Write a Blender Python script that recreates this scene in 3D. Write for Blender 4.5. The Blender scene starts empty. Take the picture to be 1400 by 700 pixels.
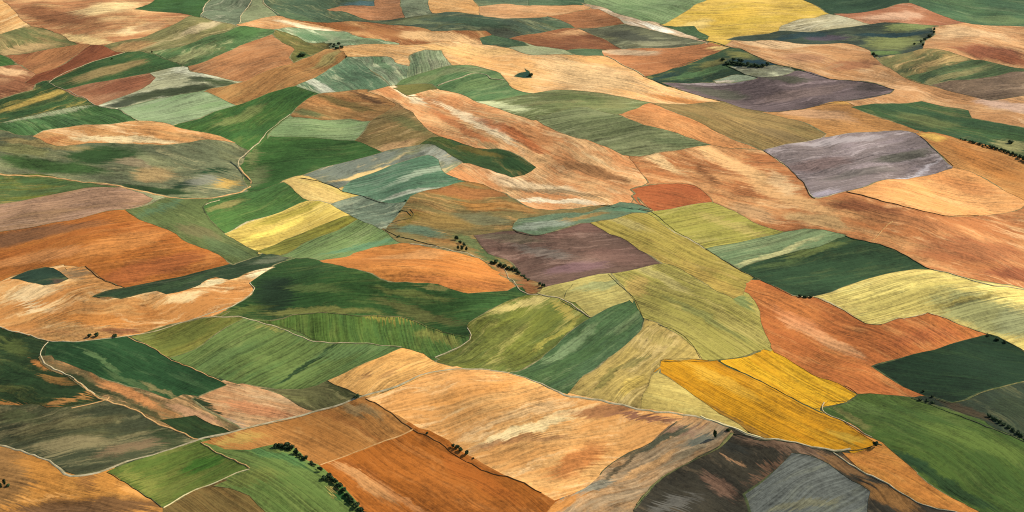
import bpy, bmesh, math, random
import numpy as np
from mathutils import Vector, geometry

random.seed(7)
W, HH = 1400.0, 700.0
CAM_H, PITCH, VFOV = 800.0, math.radians(26.0), math.radians(20.0)
FPX = (HH / 2) / math.tan(VFOV / 2)
KEXP = 1.55                     # shown brightness of a white surface
SUN_AZ, SUN_EL = math.radians(66), math.radians(37)     # azimuth from +Y towards +X

scene = bpy.context.scene
COL = scene.collection

# ------------------------------------------------------------------ terrain
def flat(px, py):
    px = np.asarray(px, float); py = np.asarray(py, float)
    dx = (px - W / 2) / FPX; v = -(py - HH / 2) / FPX
    dy = math.cos(PITCH) + v * math.sin(PITCH)
    dz = -math.sin(PITCH) + v * math.cos(PITCH)
    t = -CAM_H / dz
    return dx * t, dy * t

_rng = np.random.RandomState(11)
WAVES = []
for _i in range(16):
    wl = 260 * (900 / 260) ** (_i / 15.0)
    th = _rng.uniform(0, math.pi)
    WAVES.append((2 * math.pi / wl * math.cos(th), 2 * math.pi / wl * math.sin(th),
                  _rng.uniform(0, 6.28), wl * 0.0036))
for _i in range(12):
    wl = 85 * (250 / 85) ** (_i / 11.0)
    th = _rng.uniform(0, math.pi)
    WAVES.append((2 * math.pi / wl * math.cos(th), 2 * math.pi / wl * math.sin(th), _rng.uniform(0, 6.28), wl * 0.0043))
# knolls and hollows: centre and reach in the plan, height in metres
KRISE = 1.45
KNOLLS = [(180, 186, 170, 22, 15), (520, 398, 170, 34, 15), (650, 545, 220, 42, 13),
          (820, 185, 190, 38, 16), (1200, 290, 170, 42, 12), (1270, 400, 120, 28, 7),
          (1300, 620, 150, 55, 11), (560, 105, 90, 18, 8), (1150, 82, 150, 20, 9),
          (240, 425, 150, 28, 8), (690, 362, 60, 20, -7), (335, 235, 45, 26, -6),
          (405, 655, 90, 40, 9), (1000, 430, 130, 40, 8), (900, 640, 120, 40, -6),
          (200, 30, 130, 18, 9), (680, 40, 120, 14, 7), (1320, 70, 110, 18, 9)]
_K = []
for (kx, ky, krx, kry, kh) in KNOLLS:
    cx, cy = flat(kx, ky); ex, _ = flat(kx + krx, ky); _, fy = flat(kx, ky - kry)
    _K.append((float(cx), float(cy), float(abs(ex - cx)), float(abs(fy - cy)), kh * KRISE))

def H(x, y):
    x = np.asarray(x, float); y = np.asarray(y, float)
    z = np.zeros(np.broadcast(x, y).shape)
    for (a, b, p, am) in WAVES:
        z = z + am * np.sin(a * x + b * y + p)
    for (cx, cy, rx, ry, h) in _K:
        z = z + h * np.exp(-((x - cx) / rx) ** 2 - ((y - cy) / ry) ** 2)
    return z

def Hn(x, y):
    e = 2.0
    gx = (H(x + e, y) - H(x - e, y)) / (2 * e); gy = (H(x, y + e) - H(x, y - e)) / (2 * e)
    n = np.stack([-gx, -gy, np.ones_like(gx)], -1)
    return n / np.linalg.norm(n, axis=-1, keepdims=True)

def ground(px, py):
    """the point of the land seen at a spot of the photograph"""
    px = np.asarray(px, float); py = np.asarray(py, float)
    dx = (px - W / 2) / FPX; v = -(py - HH / 2) / FPX
    dy = math.cos(PITCH) + v * math.sin(PITCH)
    dz = -math.sin(PITCH) + v * math.cos(PITCH)
    z = np.zeros(px.shape)
    for _ in range(40):
        t = (z - CAM_H) / dz
        z = 0.4 * z + 0.6 * H(dx * t, dy * t)
    t = (z - CAM_H) / dz
    return dx * t, dy * t

def wob(x, y):
    """small wander of every boundary, the same wherever two fields meet"""
    a = 1.5 * np.sin(x / 9.1 + 1.3 * np.sin(y / 13.0)) + 2.0 * np.sin(y / 17.0 + x / 31.0) + 0.7 * np.sin(x / 3.7 + y / 5.1)
    b = 1.7 * np.sin(y / 10.3 + 1.1 * np.sin(x / 15.0)) + 2.2 * np.sin(x / 19.0 - y / 27.0) + 0.9 * np.sin(y / 4.3 - x / 4.9)
    return x + 0.55 * a, y + 1.0 * b

def s2l(c):
    return c / 12.92 if c <= 0.04045 else ((c + 0.055) / 1.055) ** 2.4

def alb(h):
    h = h.lstrip('#')
    r, g, b = (int(h[i:i + 2], 16) / 255.0 for i in (0, 2, 4))
    sat = .97
    if g > r and g > b:            # leaf greens lean to yellow
        r, g, b = (r + .17 * (g - r)) * .97, g * .945, b * (.86 if g < .42 else .95); sat = .88
    elif r - b < .17:              # grey and ashen ground
        r, g, b = r * 1.01, g * 1.01, b * .95
    elif r > g > b and g > .84 * r and b < .58 * g:  # ripe grain and straw
        r, g, b = r * 1.02, g * .975, b * 1.08; sat = .96
    elif r > g > b:                # dry soils
        r, g, b = r * 1.02, g * 1.045 + .006 * r, b * 1.05; sat = .95
    L = .3 * r + .6 * g + .1 * b
    r, g, b = (max(0.0, .42 + (L + (c - L) * sat - .42) * 1.07) for c in (r, g, b))
    return tuple(min(0.85, s2l(c) / KEXP) for c in (r, g, b)) + (1.0,)

# ------------------------------------------------------------------ materials
def N(nt, typ, **kw):
    n = nt.nodes.new(typ)
    for k, v in kw.items():
        setattr(n, k, v)
    return n

def math_node(nt, op, a, b=None, c=None, clamp=False):
    n = N(nt, 'ShaderNodeMath', operation=op, use_clamp=clamp)
    for i, v in enumerate((a, b, c)):
        if v is None: continue
        if isinstance(v, (int, float)): n.inputs[i].default_value = v
        else: nt.links.new(v, n.inputs[i])
    return n.outputs[0]

def vmath(nt, op, a, b=None, scale=None):
    n = N(nt, 'ShaderNodeVectorMath', operation=op)
    for i, v in enumerate((a, b)):
        if v is None: continue
        if isinstance(v, (tuple, list)): n.inputs[i].default_value = v
        else: nt.links.new(v, n.inputs[i])
    if scale is not None:
        if isinstance(scale, (int, float)): n.inputs['Scale'].default_value = scale
        else: nt.links.new(scale, n.inputs['Scale'])
    return n.outputs['Value'] if op in ('DOT_PRODUCT', 'LENGTH') else n.outputs['Vector']

def noise(nt, vec, detail, rough=0.55, dist=0.0, color=False, scale=1.0):
    n = N(nt, 'ShaderNodeTexNoise')
    n.inputs['Scale'].default_value = scale
    n.inputs['Detail'].default_value = detail
    n.inputs['Roughness'].default_value = rough
    n.inputs['Distortion'].default_value = dist
    nt.links.new(vec, n.inputs['Vector'])
    return n.outputs['Color'] if color else n.outputs['Fac']

def sstep(nt, v, lo, hi):
    n = N(nt, 'ShaderNodeMapRange', interpolation_type='SMOOTHSTEP')
    for nm, x in (('From Min', lo), ('From Max', hi)):
        if isinstance(x, (int, float)): n.inputs[nm].default_value = x
        else: nt.links.new(x, n.inputs[nm])
    nt.links.new(v, n.inputs['Value'])
    return n.outputs['Result']

def mixc(nt, fac, a, b, mode='MIX'):
    n = N(nt, 'ShaderNodeMix', data_type='RGBA', blend_type=mode)
    for i, v in ((0, fac), (6, a), (7, b)):
        if isinstance(v, (int, float, tuple)): n.inputs[i].default_value = v
        else: nt.links.new(v, n.inputs[i])
    return n.outputs[2]

def comb(nt, x, y, z):
    n = N(nt, 'ShaderNodeCombineXYZ')
    for i, v in enumerate((x, y, z)):
        if isinstance(v, (int, float)): n.inputs[i].default_value = v
        else: nt.links.new(v, n.inputs[i])
    return n.outputs[0]

def make_field_group():
    g = bpy.data.node_groups.new('field_pattern', 'ShaderNodeTree')
    def inp(name, typ, d):
        s = g.interface.new_socket(name, in_out='INPUT', socket_type=typ)
        s.default_value = d
    for nm in ('A', 'B', 'C'): inp(nm, 'NodeSocketColor', (.3, .2, .1, 1))
    inp('Dir', 'NodeSocketVector', (1, 0, 0)); inp('Perp', 'NodeSocketVector', (0, 1, 0))
    for nm, d in (('PatchScale', 90.), ('Patch', .5), ('Streak', .3), ('Rows', .2), ('Accent', .3), ('Swirl', 20.), ('Seed', 0.)):
        inp(nm, 'NodeSocketFloat', d)
    g.interface.new_socket('Color', in_out='OUTPUT', socket_type='NodeSocketColor')
    g.interface.new_socket('Gain', in_out='OUTPUT', socket_type='NodeSocketFloat')
    g.interface.new_socket('Where', in_out='OUTPUT', socket_type='NodeSocketVector')
    g.interface.new_socket('Height', in_out='OUTPUT', socket_type='NodeSocketFloat')
    gi = N(g, 'NodeGroupInput').outputs; go = N(g, 'NodeGroupOutput').inputs
    pos = N(g, 'ShaderNodeNewGeometry').outputs['Position']
    sd = comb(g, 0, 0, gi['Seed'])
    p0 = vmath(g, 'ADD', pos, sd)
    w1 = vmath(g, 'SUBTRACT', noise(g, vmath(g, 'SCALE', p0, scale=1 / 170.), 2, color=True), (.5, .5, .5))
    w2 = vmath(g, 'SUBTRACT', noise(g, vmath(g, 'SCALE', p0, scale=1 / 38.), 6, .68, color=True), (.5, .5, .5))
    pw = vmath(g, 'ADD', p0, vmath(g, 'SCALE', w1, scale=math_node(g, 'MULTIPLY', gi['Swirl'], 3.4)))
    pw2 = vmath(g, 'ADD', pw, vmath(g, 'SCALE', w2, scale=math_node(g, 'MULTIPLY', gi['Swirl'], 0.9)))
    u = vmath(g, 'DOT_PRODUCT', pw, gi['Dir']); v = vmath(g, 'DOT_PRODUCT', pw, gi['Perp'])
    u2 = vmath(g, 'DOT_PRODUCT', pw2, gi['Dir']); v2 = vmath(g, 'DOT_PRODUCT', pw2, gi['Perp'])
    def uv(su, sv, uu=u, vv=v, off=0.0):
        return comb(g, math_node(g, 'DIVIDE', uu, su), math_node(g, 'DIVIDE', vv, sv),
                    math_node(g, 'ADD', gi['Seed'], off))
    ps = gi['PatchScale']
    n1 = noise(g, comb(g, math_node(g, 'DIVIDE', u2, math_node(g, 'MULTIPLY', ps, 2.6)), math_node(g, 'DIVIDE', v2, ps), gi['Seed']), 6, .62)
    n2 = noise(g, uv(62., 4.6, off=3.), 6, .70)              # long streaks
    n3 = noise(g, uv(260., 2.2, off=7.), 3, .6)              # drill rows and furrows
    n4 = noise(g, vmath(g, 'SCALE', p0, scale=1 / 4.2), 5, .72)
    n5 = noise(g, uv(95., 19., u2, v2, 11.), 7, .7, .6)          # wisps
    n6 = noise(g, uv(26., 7., u2, v2, 17.), 5, .7)          # short dashes
    n7 = noise(g, uv(420., 15., off=21.), 2, .5)              # broad passes of the machine
    t = math_node(g, 'ADD', n1, math_node(g, 'MULTIPLY', math_node(g, 'SUBTRACT', n2, .5), .45))
    t = math_node(g, 'ADD', t, math_node(g, 'MULTIPLY', math_node(g, 'SUBTRACT', n6, .5), .22))
    t = math_node(g, 'ADD', t, math_node(g, 'MULTIPLY', math_node(g, 'SUBTRACT', n7, .5), .35))
    half = math_node(g, 'SUBTRACT', .72, math_node(g, 'MULTIPLY', gi['Patch'], .45))
    t = sstep(g, t, math_node(g, 'SUBTRACT', half, .11), math_node(g, 'ADD', half, .13))
    t = math_node(g, 'MULTIPLY', t, math_node(g, 'MINIMUM', math_node(g, 'MULTIPLY', gi['Patch'], 2.2), 1.0))
    col = mixc(g, t, gi['A'], gi['B'])
    acc = math_node(g, 'MULTIPLY', sstep(g, math_node(g, 'ADD', n5, math_node(g, 'MULTIPLY', math_node(g, 'SUBTRACT', n2, .5), .3)), .51, .66), gi['Accent'])
    col = mixc(g, acc, col, gi['C'])
    n8 = noise(g, vmath(g, 'SCALE', pw2, scale=1 / 120.), 7, .66)        # damp and dry ground
    n9 = noise(g, uv(38., 3.4, u2, v2, 29.), 4, .7)           # scratches
    n10 = noise(g, uv(16., 5., u2, v2, 37.), 6, .78)          # clods and tufts
    def dev(n, k, amt, lo=.3, hi=.7):
        n = sstep(g, n, lo, hi)
        return math_node(g, 'MULTIPLY', math_node(g, 'MULTIPLY', math_node(g, 'SUBTRACT', n, .5), k), amt)
    gain = math_node(g, 'ADD', 1.0, dev(n2, 1.05, gi['Streak'], .34, .66))
    gain = math_node(g, 'ADD', gain, dev(n3, 1.0, gi['Rows'], .36, .64))
    gain = math_node(g, 'ADD', gain, dev(n7, .5, gi['Rows']))
    gain = math_node(g, 'ADD', gain, dev(n4, .34, 1.0, .33, .67))
    gain = math_node(g, 'ADD', gain, dev(n6, .6, gi['Streak'], .36, .64))
    gain = math_node(g, 'ADD', gain, dev(n10, .26, 1.0, .34, .66))
    gain = math_node(g, 'ADD', gain, dev(n8, .85, math_node(g, 'ADD', .18, gi['Patch']), .3, .7))
    scr = math_node(g, 'MULTIPLY', sstep(g, n9, .58, .72), math_node(g, 'MULTIPLY', gi['Streak'], 1.0))
    gain = math_node(g, 'SUBTRACT', gain, scr)
    lite = math_node(g, 'MULTIPLY', sstep(g, n9, .42, .30), math_node(g, 'MULTIPLY', gi['Streak'], .7))
    gain = math_node(g, 'ADD', gain, lite)
    gain = math_node(g, 'MINIMUM', math_node(g, 'MAXIMUM', gain, .35), 1.34)
    g.links.new(col, go['Color']); g.links.new(gain, go['Gain'])
    wh = vmath(g, 'ADD', pos, vmath(g, 'SCALE', w2, scale=30.0))
    wh = vmath(g, 'ADD', wh, vmath(g, 'SCALE', gi['Dir'], scale=math_node(g, 'MULTIPLY', math_node(g, 'SUBTRACT', n3, .5), 50.)))
    wh = vmath(g, 'ADD', wh, vmath(g, 'SCALE', gi['Dir'], scale=math_node(g, 'MULTIPLY', math_node(g, 'SUBTRACT', n2, .5), 45.)))
    g.links.new(wh, go['Where'])
    hgt = math_node(g, 'ADD', math_node(g, 'MULTIPLY', n3, gi['Rows']), math_node(g, 'MULTIPLY', n2, gi['Streak']))
    hgt = math_node(g, 'ADD', hgt, math_node(g, 'MULTIPLY', n4, .22))
    g.links.new(hgt, go['Height'])
    return g

def make_patch_group():
    """an irregular patch of another colour: soil, crop or painted-in shade"""
    g = bpy.data.node_groups.new('soil_shade_patch', 'ShaderNodeTree')
    for nm, ty in (('Color', 'NodeSocketColor'), ('Where', 'NodeSocketVector'), ('Centre', 'NodeSocketVector'),
                   ('R1', 'NodeSocketVector'), ('R2', 'NodeSocketVector'), ('Tint', 'NodeSocketColor'), ('Amount', 'NodeSocketFloat')):
        g.interface.new_socket(nm, in_out='INPUT', socket_type=ty)
    g.interface.new_socket('Color', in_out='OUTPUT', socket_type='NodeSocketColor')
    gi = N(g, 'NodeGroupInput').outputs; go = N(g, 'NodeGroupOutput').inputs
    d = vmath(g, 'SUBTRACT', gi['Where'], gi['Centre'])
    a = vmath(g, 'DOT_PRODUCT', d, gi['R1']); b = vmath(g, 'DOT_PRODUCT', d, gi['R2'])
    r = math_node(g, 'SQRT', math_node(g, 'ADD', math_node(g, 'MULTIPLY', a, a), math_node(g, 'MULTIPLY', b, b)))
    pos = vmath(g, 'SCALE', gi['Where'], scale=1 / 30.)
    r = math_node(g, 'ADD', r, math_node(g, 'MULTIPLY', math_node(g, 'SUBTRACT', noise(g, pos, 8, .74), .5), 1.5))
    m = math_node(g, 'MULTIPLY', sstep(g, r, 1.22, .62), gi['Amount'])
    g.links.new(mixc(g, m, gi['Color'], gi['Tint']), go['Color'])
    return g

FG, PG = make_field_group(), make_patch_group()

STYLE = {       # patch scale, patch, streak, rows, accent, swirl
    'crop':  (55., .55, .18, .30, .34, 11.),
    'rows':  (64., .45, .18, .48, .28, 6.),
    'plain': (80., .36, .13, .24, .16, 9.),
    'bare':  (65., .55, .23, .30, .34, 14.),
    'worn':  (50., .60, .30, .28, .48, 20.),
    'swirl': (46., .60, .34, .26, .44, 36.),
    'mixed': (42., .70, .30, .18, .64, 28.),
}

def px_dir(cx, cy, ang, ln=12.0):
    a = math.radians(ang)
    x, y = ground([cx - ln * math.cos(a), cx + ln * math.cos(a)], [cy - ln * math.sin(a), cy + ln * math.sin(a)])
    return np.array([x[1] - x[0], y[1] - y[0]]) / (2 * ln)

def field_material(name, A, B, C, ang, style, spots, cx, cy, seed):
    m = bpy.data.materials.new(name); m.use_nodes = True
    nt = m.node_tree; bs = nt.nodes['Principled BSDF']
    st = STYLE[style] if isinstance(style, str) else style
    fg = N(nt, 'ShaderNodeGroup'); fg.node_tree = FG
    for k, h in (('A', A), ('B', B), ('C', C)): fg.inputs[k].default_value = alb(h)
    d = px_dir(cx, cy, ang); d = d / np.linalg.norm(d)
    fg.inputs['Dir'].default_value = (d[0], d[1], 0); fg.inputs['Perp'].default_value = (-d[1], d[0], 0)
    for k, v in zip(('PatchScale', 'Patch', 'Streak', 'Rows', 'Accent', 'Swirl'), st): fg.inputs[k].default_value = v
    fg.inputs['Seed'].default_value = seed * 13.37
    col = fg.outputs['Color']
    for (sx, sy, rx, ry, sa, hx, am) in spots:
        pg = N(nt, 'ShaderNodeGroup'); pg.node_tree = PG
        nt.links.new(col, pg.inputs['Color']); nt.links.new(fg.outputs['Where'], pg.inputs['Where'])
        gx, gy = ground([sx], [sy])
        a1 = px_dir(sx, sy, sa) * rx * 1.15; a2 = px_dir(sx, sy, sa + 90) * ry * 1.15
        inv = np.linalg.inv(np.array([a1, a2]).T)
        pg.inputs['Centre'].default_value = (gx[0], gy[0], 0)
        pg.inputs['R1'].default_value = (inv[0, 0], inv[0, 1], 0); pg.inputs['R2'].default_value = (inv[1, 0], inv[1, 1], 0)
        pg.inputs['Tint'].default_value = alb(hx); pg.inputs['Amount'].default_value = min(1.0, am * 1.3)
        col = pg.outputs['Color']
    at = N(nt, 'ShaderNodeAttribute'); at.attribute_name = 'headland'
    hl = sstep(nt, math_node(nt, 'ADD', at.outputs['Fac'], math_node(nt, 'MULTIPLY', math_node(nt, 'SUBTRACT', fg.outputs['Gain'], 1.0), .5)), .45, .75)
    turn = (.16, -.16, .10, -.22, .0)[int(seed) % 5]       # the headland is worked across the rest
    gain = math_node(nt, 'ADD', fg.outputs['Gain'], math_node(nt, 'MULTIPLY', hl, turn))
    sc = vmath(nt, 'SCALE', col, scale=gain)
    nt.links.new(sc, bs.inputs['Base Color'])
    bs.inputs['Roughness'].default_value = 0.95; bs.inputs['Specular IOR Level'].default_value = 0.08
    bp = N(nt, 'ShaderNodeBump'); bp.inputs['Strength'].default_value = 0.55; bp.inputs['Distance'].default_value = 1.6
    nt.links.new(fg.outputs['Height'], bp.inputs['Height']); nt.links.new(bp.outputs[0], bs.inputs['Normal'])
    return m

def simple_material(name, c1, c2, sc, rough=.95):
    m = bpy.data.materials.new(name); m.use_nodes = True
    nt = m.node_tree; bs = nt.nodes['Principled BSDF']
    pos = N(nt, 'ShaderNodeNewGeometry').outputs['Position']
    f = sstep(nt, noise(nt, vmath(nt, 'SCALE', pos, scale=1 / sc), 6, .7), .36, .64)
    nt.links.new(mixc(nt, f, alb(c1), alb(c2)), bs.inputs['Base Color'])
    bs.inputs['Roughness'].default_value = rough; bs.inputs['Specular IOR Level'].default_value = 0.08
    return m

# ------------------------------------------------------------------ the fields
FIELDS = []
def F(name, label, pts, A, B, C, ang, style='bare', spots=(), edge='grass', cat='field'):
    FIELDS.append(dict(name=name, label=label, pts=pts, A=A, B=B, C=C, ang=ang, style=style, spots=spots, edge=edge, cat=cat))
# ---- far band, upper left
F('ploughed_field', 'wide tan ploughed slope with a brown streak and sagging pale rim, filling the top corner',
  [(-90,-60),(6,2),(22,20),(42,37),(60,38),(80,46),(95,55),(112,61),(130,64),(145,63),(165,58),(190,52),(215,43),(240,32),(265,22),(262,14),(230,8),(215,-60)],
  'cf9c66','ad7248','e8bd80',-8,'worn',[(75,22,55,9,8,'96603c',.8),(150,10,40,7,-6,'ebc284',.8),(190,40,30,5,-12,'ecc58c',.6),(120,55,30,5,8,'e8bd7c',.7),(205,36,22,4,-14,'a5714a',.6)])
F('stubble_field', 'small sandy stubble corner beside the wide tan slope at the top edge',
  [(-90,-10),(4,2),(20,18),(42,37),(20,41),(0,47),(-90,62)],'deaa6c','c98d52','eec68d',-20,'worn')
F('fallow_field', 'olive and tan fallow fan below the sandy stubble corner',
  [(-90,70),(0,47),(20,41),(45,37),(60,40),(85,51),(107,61),(80,67),(50,73),(22,78),(8,84),(-90,78)],'9d8a4e','6e7440','b89a62',25,'worn',[(30,68,40,6,-10,'c49a66',.6)])
F('ploughed_field', 'brown ploughed plot under the olive fan, before the dark red-brown strip',
  [(5,76),(25,75),(50,71),(85,64),(115,60),(124,64),(112,76),(90,92),(66,110),(48,104),(40,97),(20,86)],'ab7044','945c3a','c08a5a',-28,'bare')
F('ploughed_field', 'dark red-brown strip climbing to a point between the brown plot and the dark green wedge',
  [(122,63),(143,64),(170,72),(150,79),(125,88),(105,97),(85,107),(68,114),(50,117),(30,116),(45,104),(65,97),(90,86),(107,74)],'8c5033','774228','a06342',-28,'bare')
F('crop_field', 'little bright green triangle cut by the picture edge',
  [(-90,66),(0,75),(12,82),(24,89),(0,91),(-90,94)],'4e7a3a','3f6a34','7f9850',20,'crop')
F('ploughed_field', 'pinkish tan ploughed plot under the little bright green triangle',
  [(-90,93),(0,91),(24,88),(40,97),(50,102),(34,112),(48,117),(45,123),(20,129),(0,136),(-90,150)],'c18a5e','95603f','dca673',20,'worn',[(15,118,40,9,-15,'925c3d',.8),(8,97,25,5,5,'e0ac78',.7)])
F('crop_field', 'yellow-flecked green strip above the dark green combed plot near the top left',
  [(-90,150),(0,135),(45,123),(47,115),(60,110),(70,109),(74,118),(85,123),(110,134),(132,143),(100,148),(60,157),(30,166),(0,172),(-90,185)],'62743c','3d6238','c2a04e',-16,'mixed',[(50,137,60,4,-18,'c6a251',.75),(58,113,14,6,10,'3c643a',.8),(45,150,60,4,-15,'3d6a3c',.7)])
F('crop_field', 'dark green combed plot with fine slanting drill lines left of the tan hilltop',
  [(-90,182),(0,168),(30,161),(75,151),(125,143),(135,144),(160,150),(192,165),(175,172),(140,173),(105,173),(60,179),(45,186),(20,183),(0,178),(-90,186)],'3e6a38','4c7a42','8fa060',28,'rows',[(60,157,75,3,-11,'a3ac7a',.7)])
F('crop_field', 'dark green wedge with ochre stripes inside a bend of pale track',
  [(66,112),(80,105),(95,99),(110,90),(135,82),(160,75),(188,68),(200,71),(225,80),(252,91),(245,93),(205,100),(170,106),(130,115),(90,123),(76,119)],'3f6639','365a34','8f8244',-14,'crop',[(150,96,55,5,-14,'8d7f48',.8),(210,80,30,6,20,'3e6c38',.5)])
F('ploughed_field', 'reddish brown pointed plot between the ochre-striped wedge and the whitish bare slope',
  [(88,123),(120,115),(170,106),(206,100),(213,107),(200,117),(185,126),(165,133),(148,139),(132,144),(115,135),(100,128)],'b27a54','8f5a3c','cb9a70',-22,'bare',[(170,116,35,7,-14,'8f573b',.8)])
F('fallow_field', 'whitish bare slope with a dark wet hollow, sharp tip to the right',
  [(205,100),(250,91),(262,96),(285,103),(310,108),(334,112),(310,117),(270,125),(220,134),(185,143),(163,148),(150,147),(138,142),(150,138),(168,132),(190,124),(205,115),(213,107)],
  'c4bd98','a9a584','dcd8b8',-8,'mixed',[(240,125,75,6,-10,'46523a',1.0),(300,112,38,4,12,'4f6040',.9),(275,104,18,5,-20,'56604a',.6),(262,97,30,4,8,'dcd8bc',.8),(165,142,22,3,-10,'4c5644',.8)])
F('crop_field', 'pale green block with fine stripes under the whitish bare slope',
  [(163,148),(200,142),(250,132),(280,125),(302,133),(328,143),(300,152),(275,162),(240,170),(228,174),(205,170),(185,162),(170,153)],'8fa873','7a9a62','bac498',-14,'rows')
F('ploughed_field', 'smooth brown plot with a rounded shoulder, right of the olive strips on the far slope',
  [(255,90),(300,74),(350,53),(373,44),(404,68),(397,78),(404,86),(380,93),(350,104),(335,112),(310,108),(285,103),(262,97)],'b27c50','a46c42','c69366',-18,'bare')
F('ploughed_field', 'curved tan-brown plot sweeping round to the dark thicket on the far slope',
  [(402,85),(430,74),(445,69),(470,70),(475,80),(455,92),(425,108),(400,119),(385,123),(350,136),(325,144),(300,134),(281,125),(310,117),(335,111),(350,103),(380,92)],'ab7b48','9a6a3c','8a7548',-28,'bare',[(450,80,18,6,-35,'92804c',.7)])
F('fallow_field', 'long olive-brown strip on the far slope under the wide tan one',
  [(142,63),(190,52),(215,43),(240,32),(265,21),(290,27),(325,36),(332,37),(310,43),(290,49),(255,62),(225,70),(205,73),(190,70),(166,72)],'90804e','776f44','b59c6c',-20,'mixed',[(275,37,28,4,-18,'bda37a',.6),(180,63,30,5,-10,'a97e50',.7)])
F('crop_field', 'grass-green band rising beside the long olive-brown strip on the far slope',
  [(203,71),(255,61),(290,48),(312,42),(330,36),(352,36),(374,40),(374,46),(352,54),(330,62),(300,75),(254,91),(234,83)],'6f7f46','4f7440','a09a68',-22,'mixed',[(335,45,25,8,-10,'49763c',.8),(255,78,35,6,-22,'9a9460',.6)])
F('crop_field', 'deep green plot at the top edge beside the grey-green loop of track',
  [(182,13),(212,0),(212,-60),(300,-60),(297,0),(282,11),(274,24),(262,21),(230,17),(205,15)],'3d6c38','35602f','5b8048',-6,'crop')
F('fallow_field', 'grey-green tuft of land inside a loop of pale track at the top edge',
  [(276,21),(280,8),(295,-5),(300,-60),(352,-60),(347,2),(332,18),(326,34),(300,28),(285,25)],'7d8a66','6a7c5a','a3a682',-12,'mixed')
F('meadow', 'pale olive meadow at the top edge beside the grey-green tuft of land',
  [(326,34),(332,18),(345,3),(352,-60),(384,-60),(362,4),(374,14),(380,21),(352,28)],'8f9a68','7e8e5c','aeb084',-10,'plain')
F('crop_field', 'grey-green rolling land at the top edge above a thin rust strip',
  [(360,-60),(360,5),(372,14),(380,23),(410,30),(440,36),(480,34),(505,27),(500,24),(470,15),(450,14),(465,8),(514,9),(514,-60)],'66784e','4c6850','94906a',10,'mixed',[(495,6,25,4,0,'4e7470',.7),(400,22,30,4,14,'56744a',.6)])
F('ploughed_field', 'pinkish brown combed block with a straight right side at the top edge',
  [(446,13),(470,8),(512,9),(513,-60),(543,-60),(548,8),(554,24),(530,28),(505,27),(480,19)],'b4794f','a56c45','cb9670',5,'rows')
F('meadow', 'grey-green pasture at the top edge between pinkish brown combed and sandy blocks',
  [(543,-60),(548,8),(553,25),(592,20),(592,10),(585,-2),(582,-60)],'97a07a','86946c','b7b492',15,'mixed')
F('stubble_field', 'sandy stubble plot with a notched side at the top edge',
  [(581,-60),(586,6),(590,18),(600,19),(620,18),(656,23),(655,8),(646,-2),(642,-60)],'d9a266','c98f54','eabb80',8,'bare')
F('crop_field', 'dull green sliver of crop above the sandy peach strip at the top edge',
  [(640,-60),(646,-2),(654,9),(700,6),(726,8),(728,-60)],'6f8058','5a7454','9a9a70',6,'crop')
F('crop_field', 'dark green strip of crop cut by the top edge beside the broad pale green slope',
  [(724,-60),(722,7),(786,8),(802,5),(797,-60)],'5c7c54','41684c','8a9c70',4,'crop')
F('fallow_field', 'dark olive and teal rolling band below the sandy stubble plots of the far slope',
  [(455,32),(505,27),(560,24),(618,17),(660,21),(700,24),(745,22),(794,39),(765,43),(740,47),(743,53),(703,60),(690,67),(665,62),(655,52),(668,48),(660,43),(640,43),(590,42),(540,36)],
  '6e6e48','4a6050','8f8a60',4,'mixed',[(640,28,45,5,6,'44614c',.7),(765,35,25,5,15,'4e684e',.7),(695,48,30,6,10,'50584a',.8),(560,30,40,3,0,'7c8a5a',.6)])
F('ploughed_field', 'peach strip at the far edge between dark olive and brown plots',
  [(654,9),(700,5),(720,9),(790,6),(808,10),(803,16),(757,21),(745,23),(700,25),(690,26),(660,22)],'cf9a68','be8656','e3b487',5,'bare')
F('ploughed_field', 'chestnut brown plot beside the broken pale stony strip of the far slope',
  [(748,22),(800,14),(820,13),(850,26),(862,34),(840,36),(792,40),(775,31)],'b0744a','9a623c','c89266',-4,'bare')
F('ploughed_field', 'long rust and tan tongue sweeping across the far slope under the dark olive band',
  [(378,21),(400,26),(440,31),(500,30),(540,34),(590,41),(640,42),(665,42),(674,48),(657,51),(662,58),(700,62),(640,63),(545,61),(520,54),(490,51),(470,43),(435,36),(400,28)],'c08a54','935c36','dfab70',12,'worn',[(440,34,45,5,12,'92592f',.8),(600,50,60,6,5,'dba870',.7),(520,42,30,5,16,'a46a3c',.6)])
F('ploughed_field', 'sandy peach strip ending in a point above the pale streaked green patch',
  [(326,34),(350,27),(380,22),(400,27),(430,34),(470,42),(494,51),(480,55),(450,49),(420,43),(385,39),(350,38)],'d39c66','c48a56','ecc592',10,'worn',[(420,38,40,3,12,'eccfa2',.8)])
F('meadow', 'pale streaked green patch by the small dark thicket of the far slope',
  [(376,40),(395,37),(430,41),(470,43),(494,51),(545,59),(545,62),(482,63),(468,63),(455,58),(440,58),(425,57),(408,50),(395,47)],'a6ac7c','7c9a68','d0ccA0',8,'mixed',[(425,52,22,4,10,'5c8858',.7),(500,57,25,3,5,'6b7c54',.7)])
F('meadow', 'olive rough meadow around a round green bush on the far slope',
  [(372,47),(378,42),(396,47),(425,61),(440,60),(446,64),(426,73),(415,80),(402,85),(396,79),(402,68)],'7d7638','6a6c34','a89450',20,'mixed',[(413,76,9,4,-10,'3e5e30',.8)])
F('ploughed_field', 'red-brown plot with a light upper edge in the middle of the far slope',
  [(697,53),(735,46),(760,41),(792,38),(808,45),(828,52),(854,66),(825,68),(795,69),(770,69),(740,64)],'95603c','7d4c30','b98456',6,'bare',[(790,44,25,3,-4,'bd8a5c',.7)])
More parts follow.
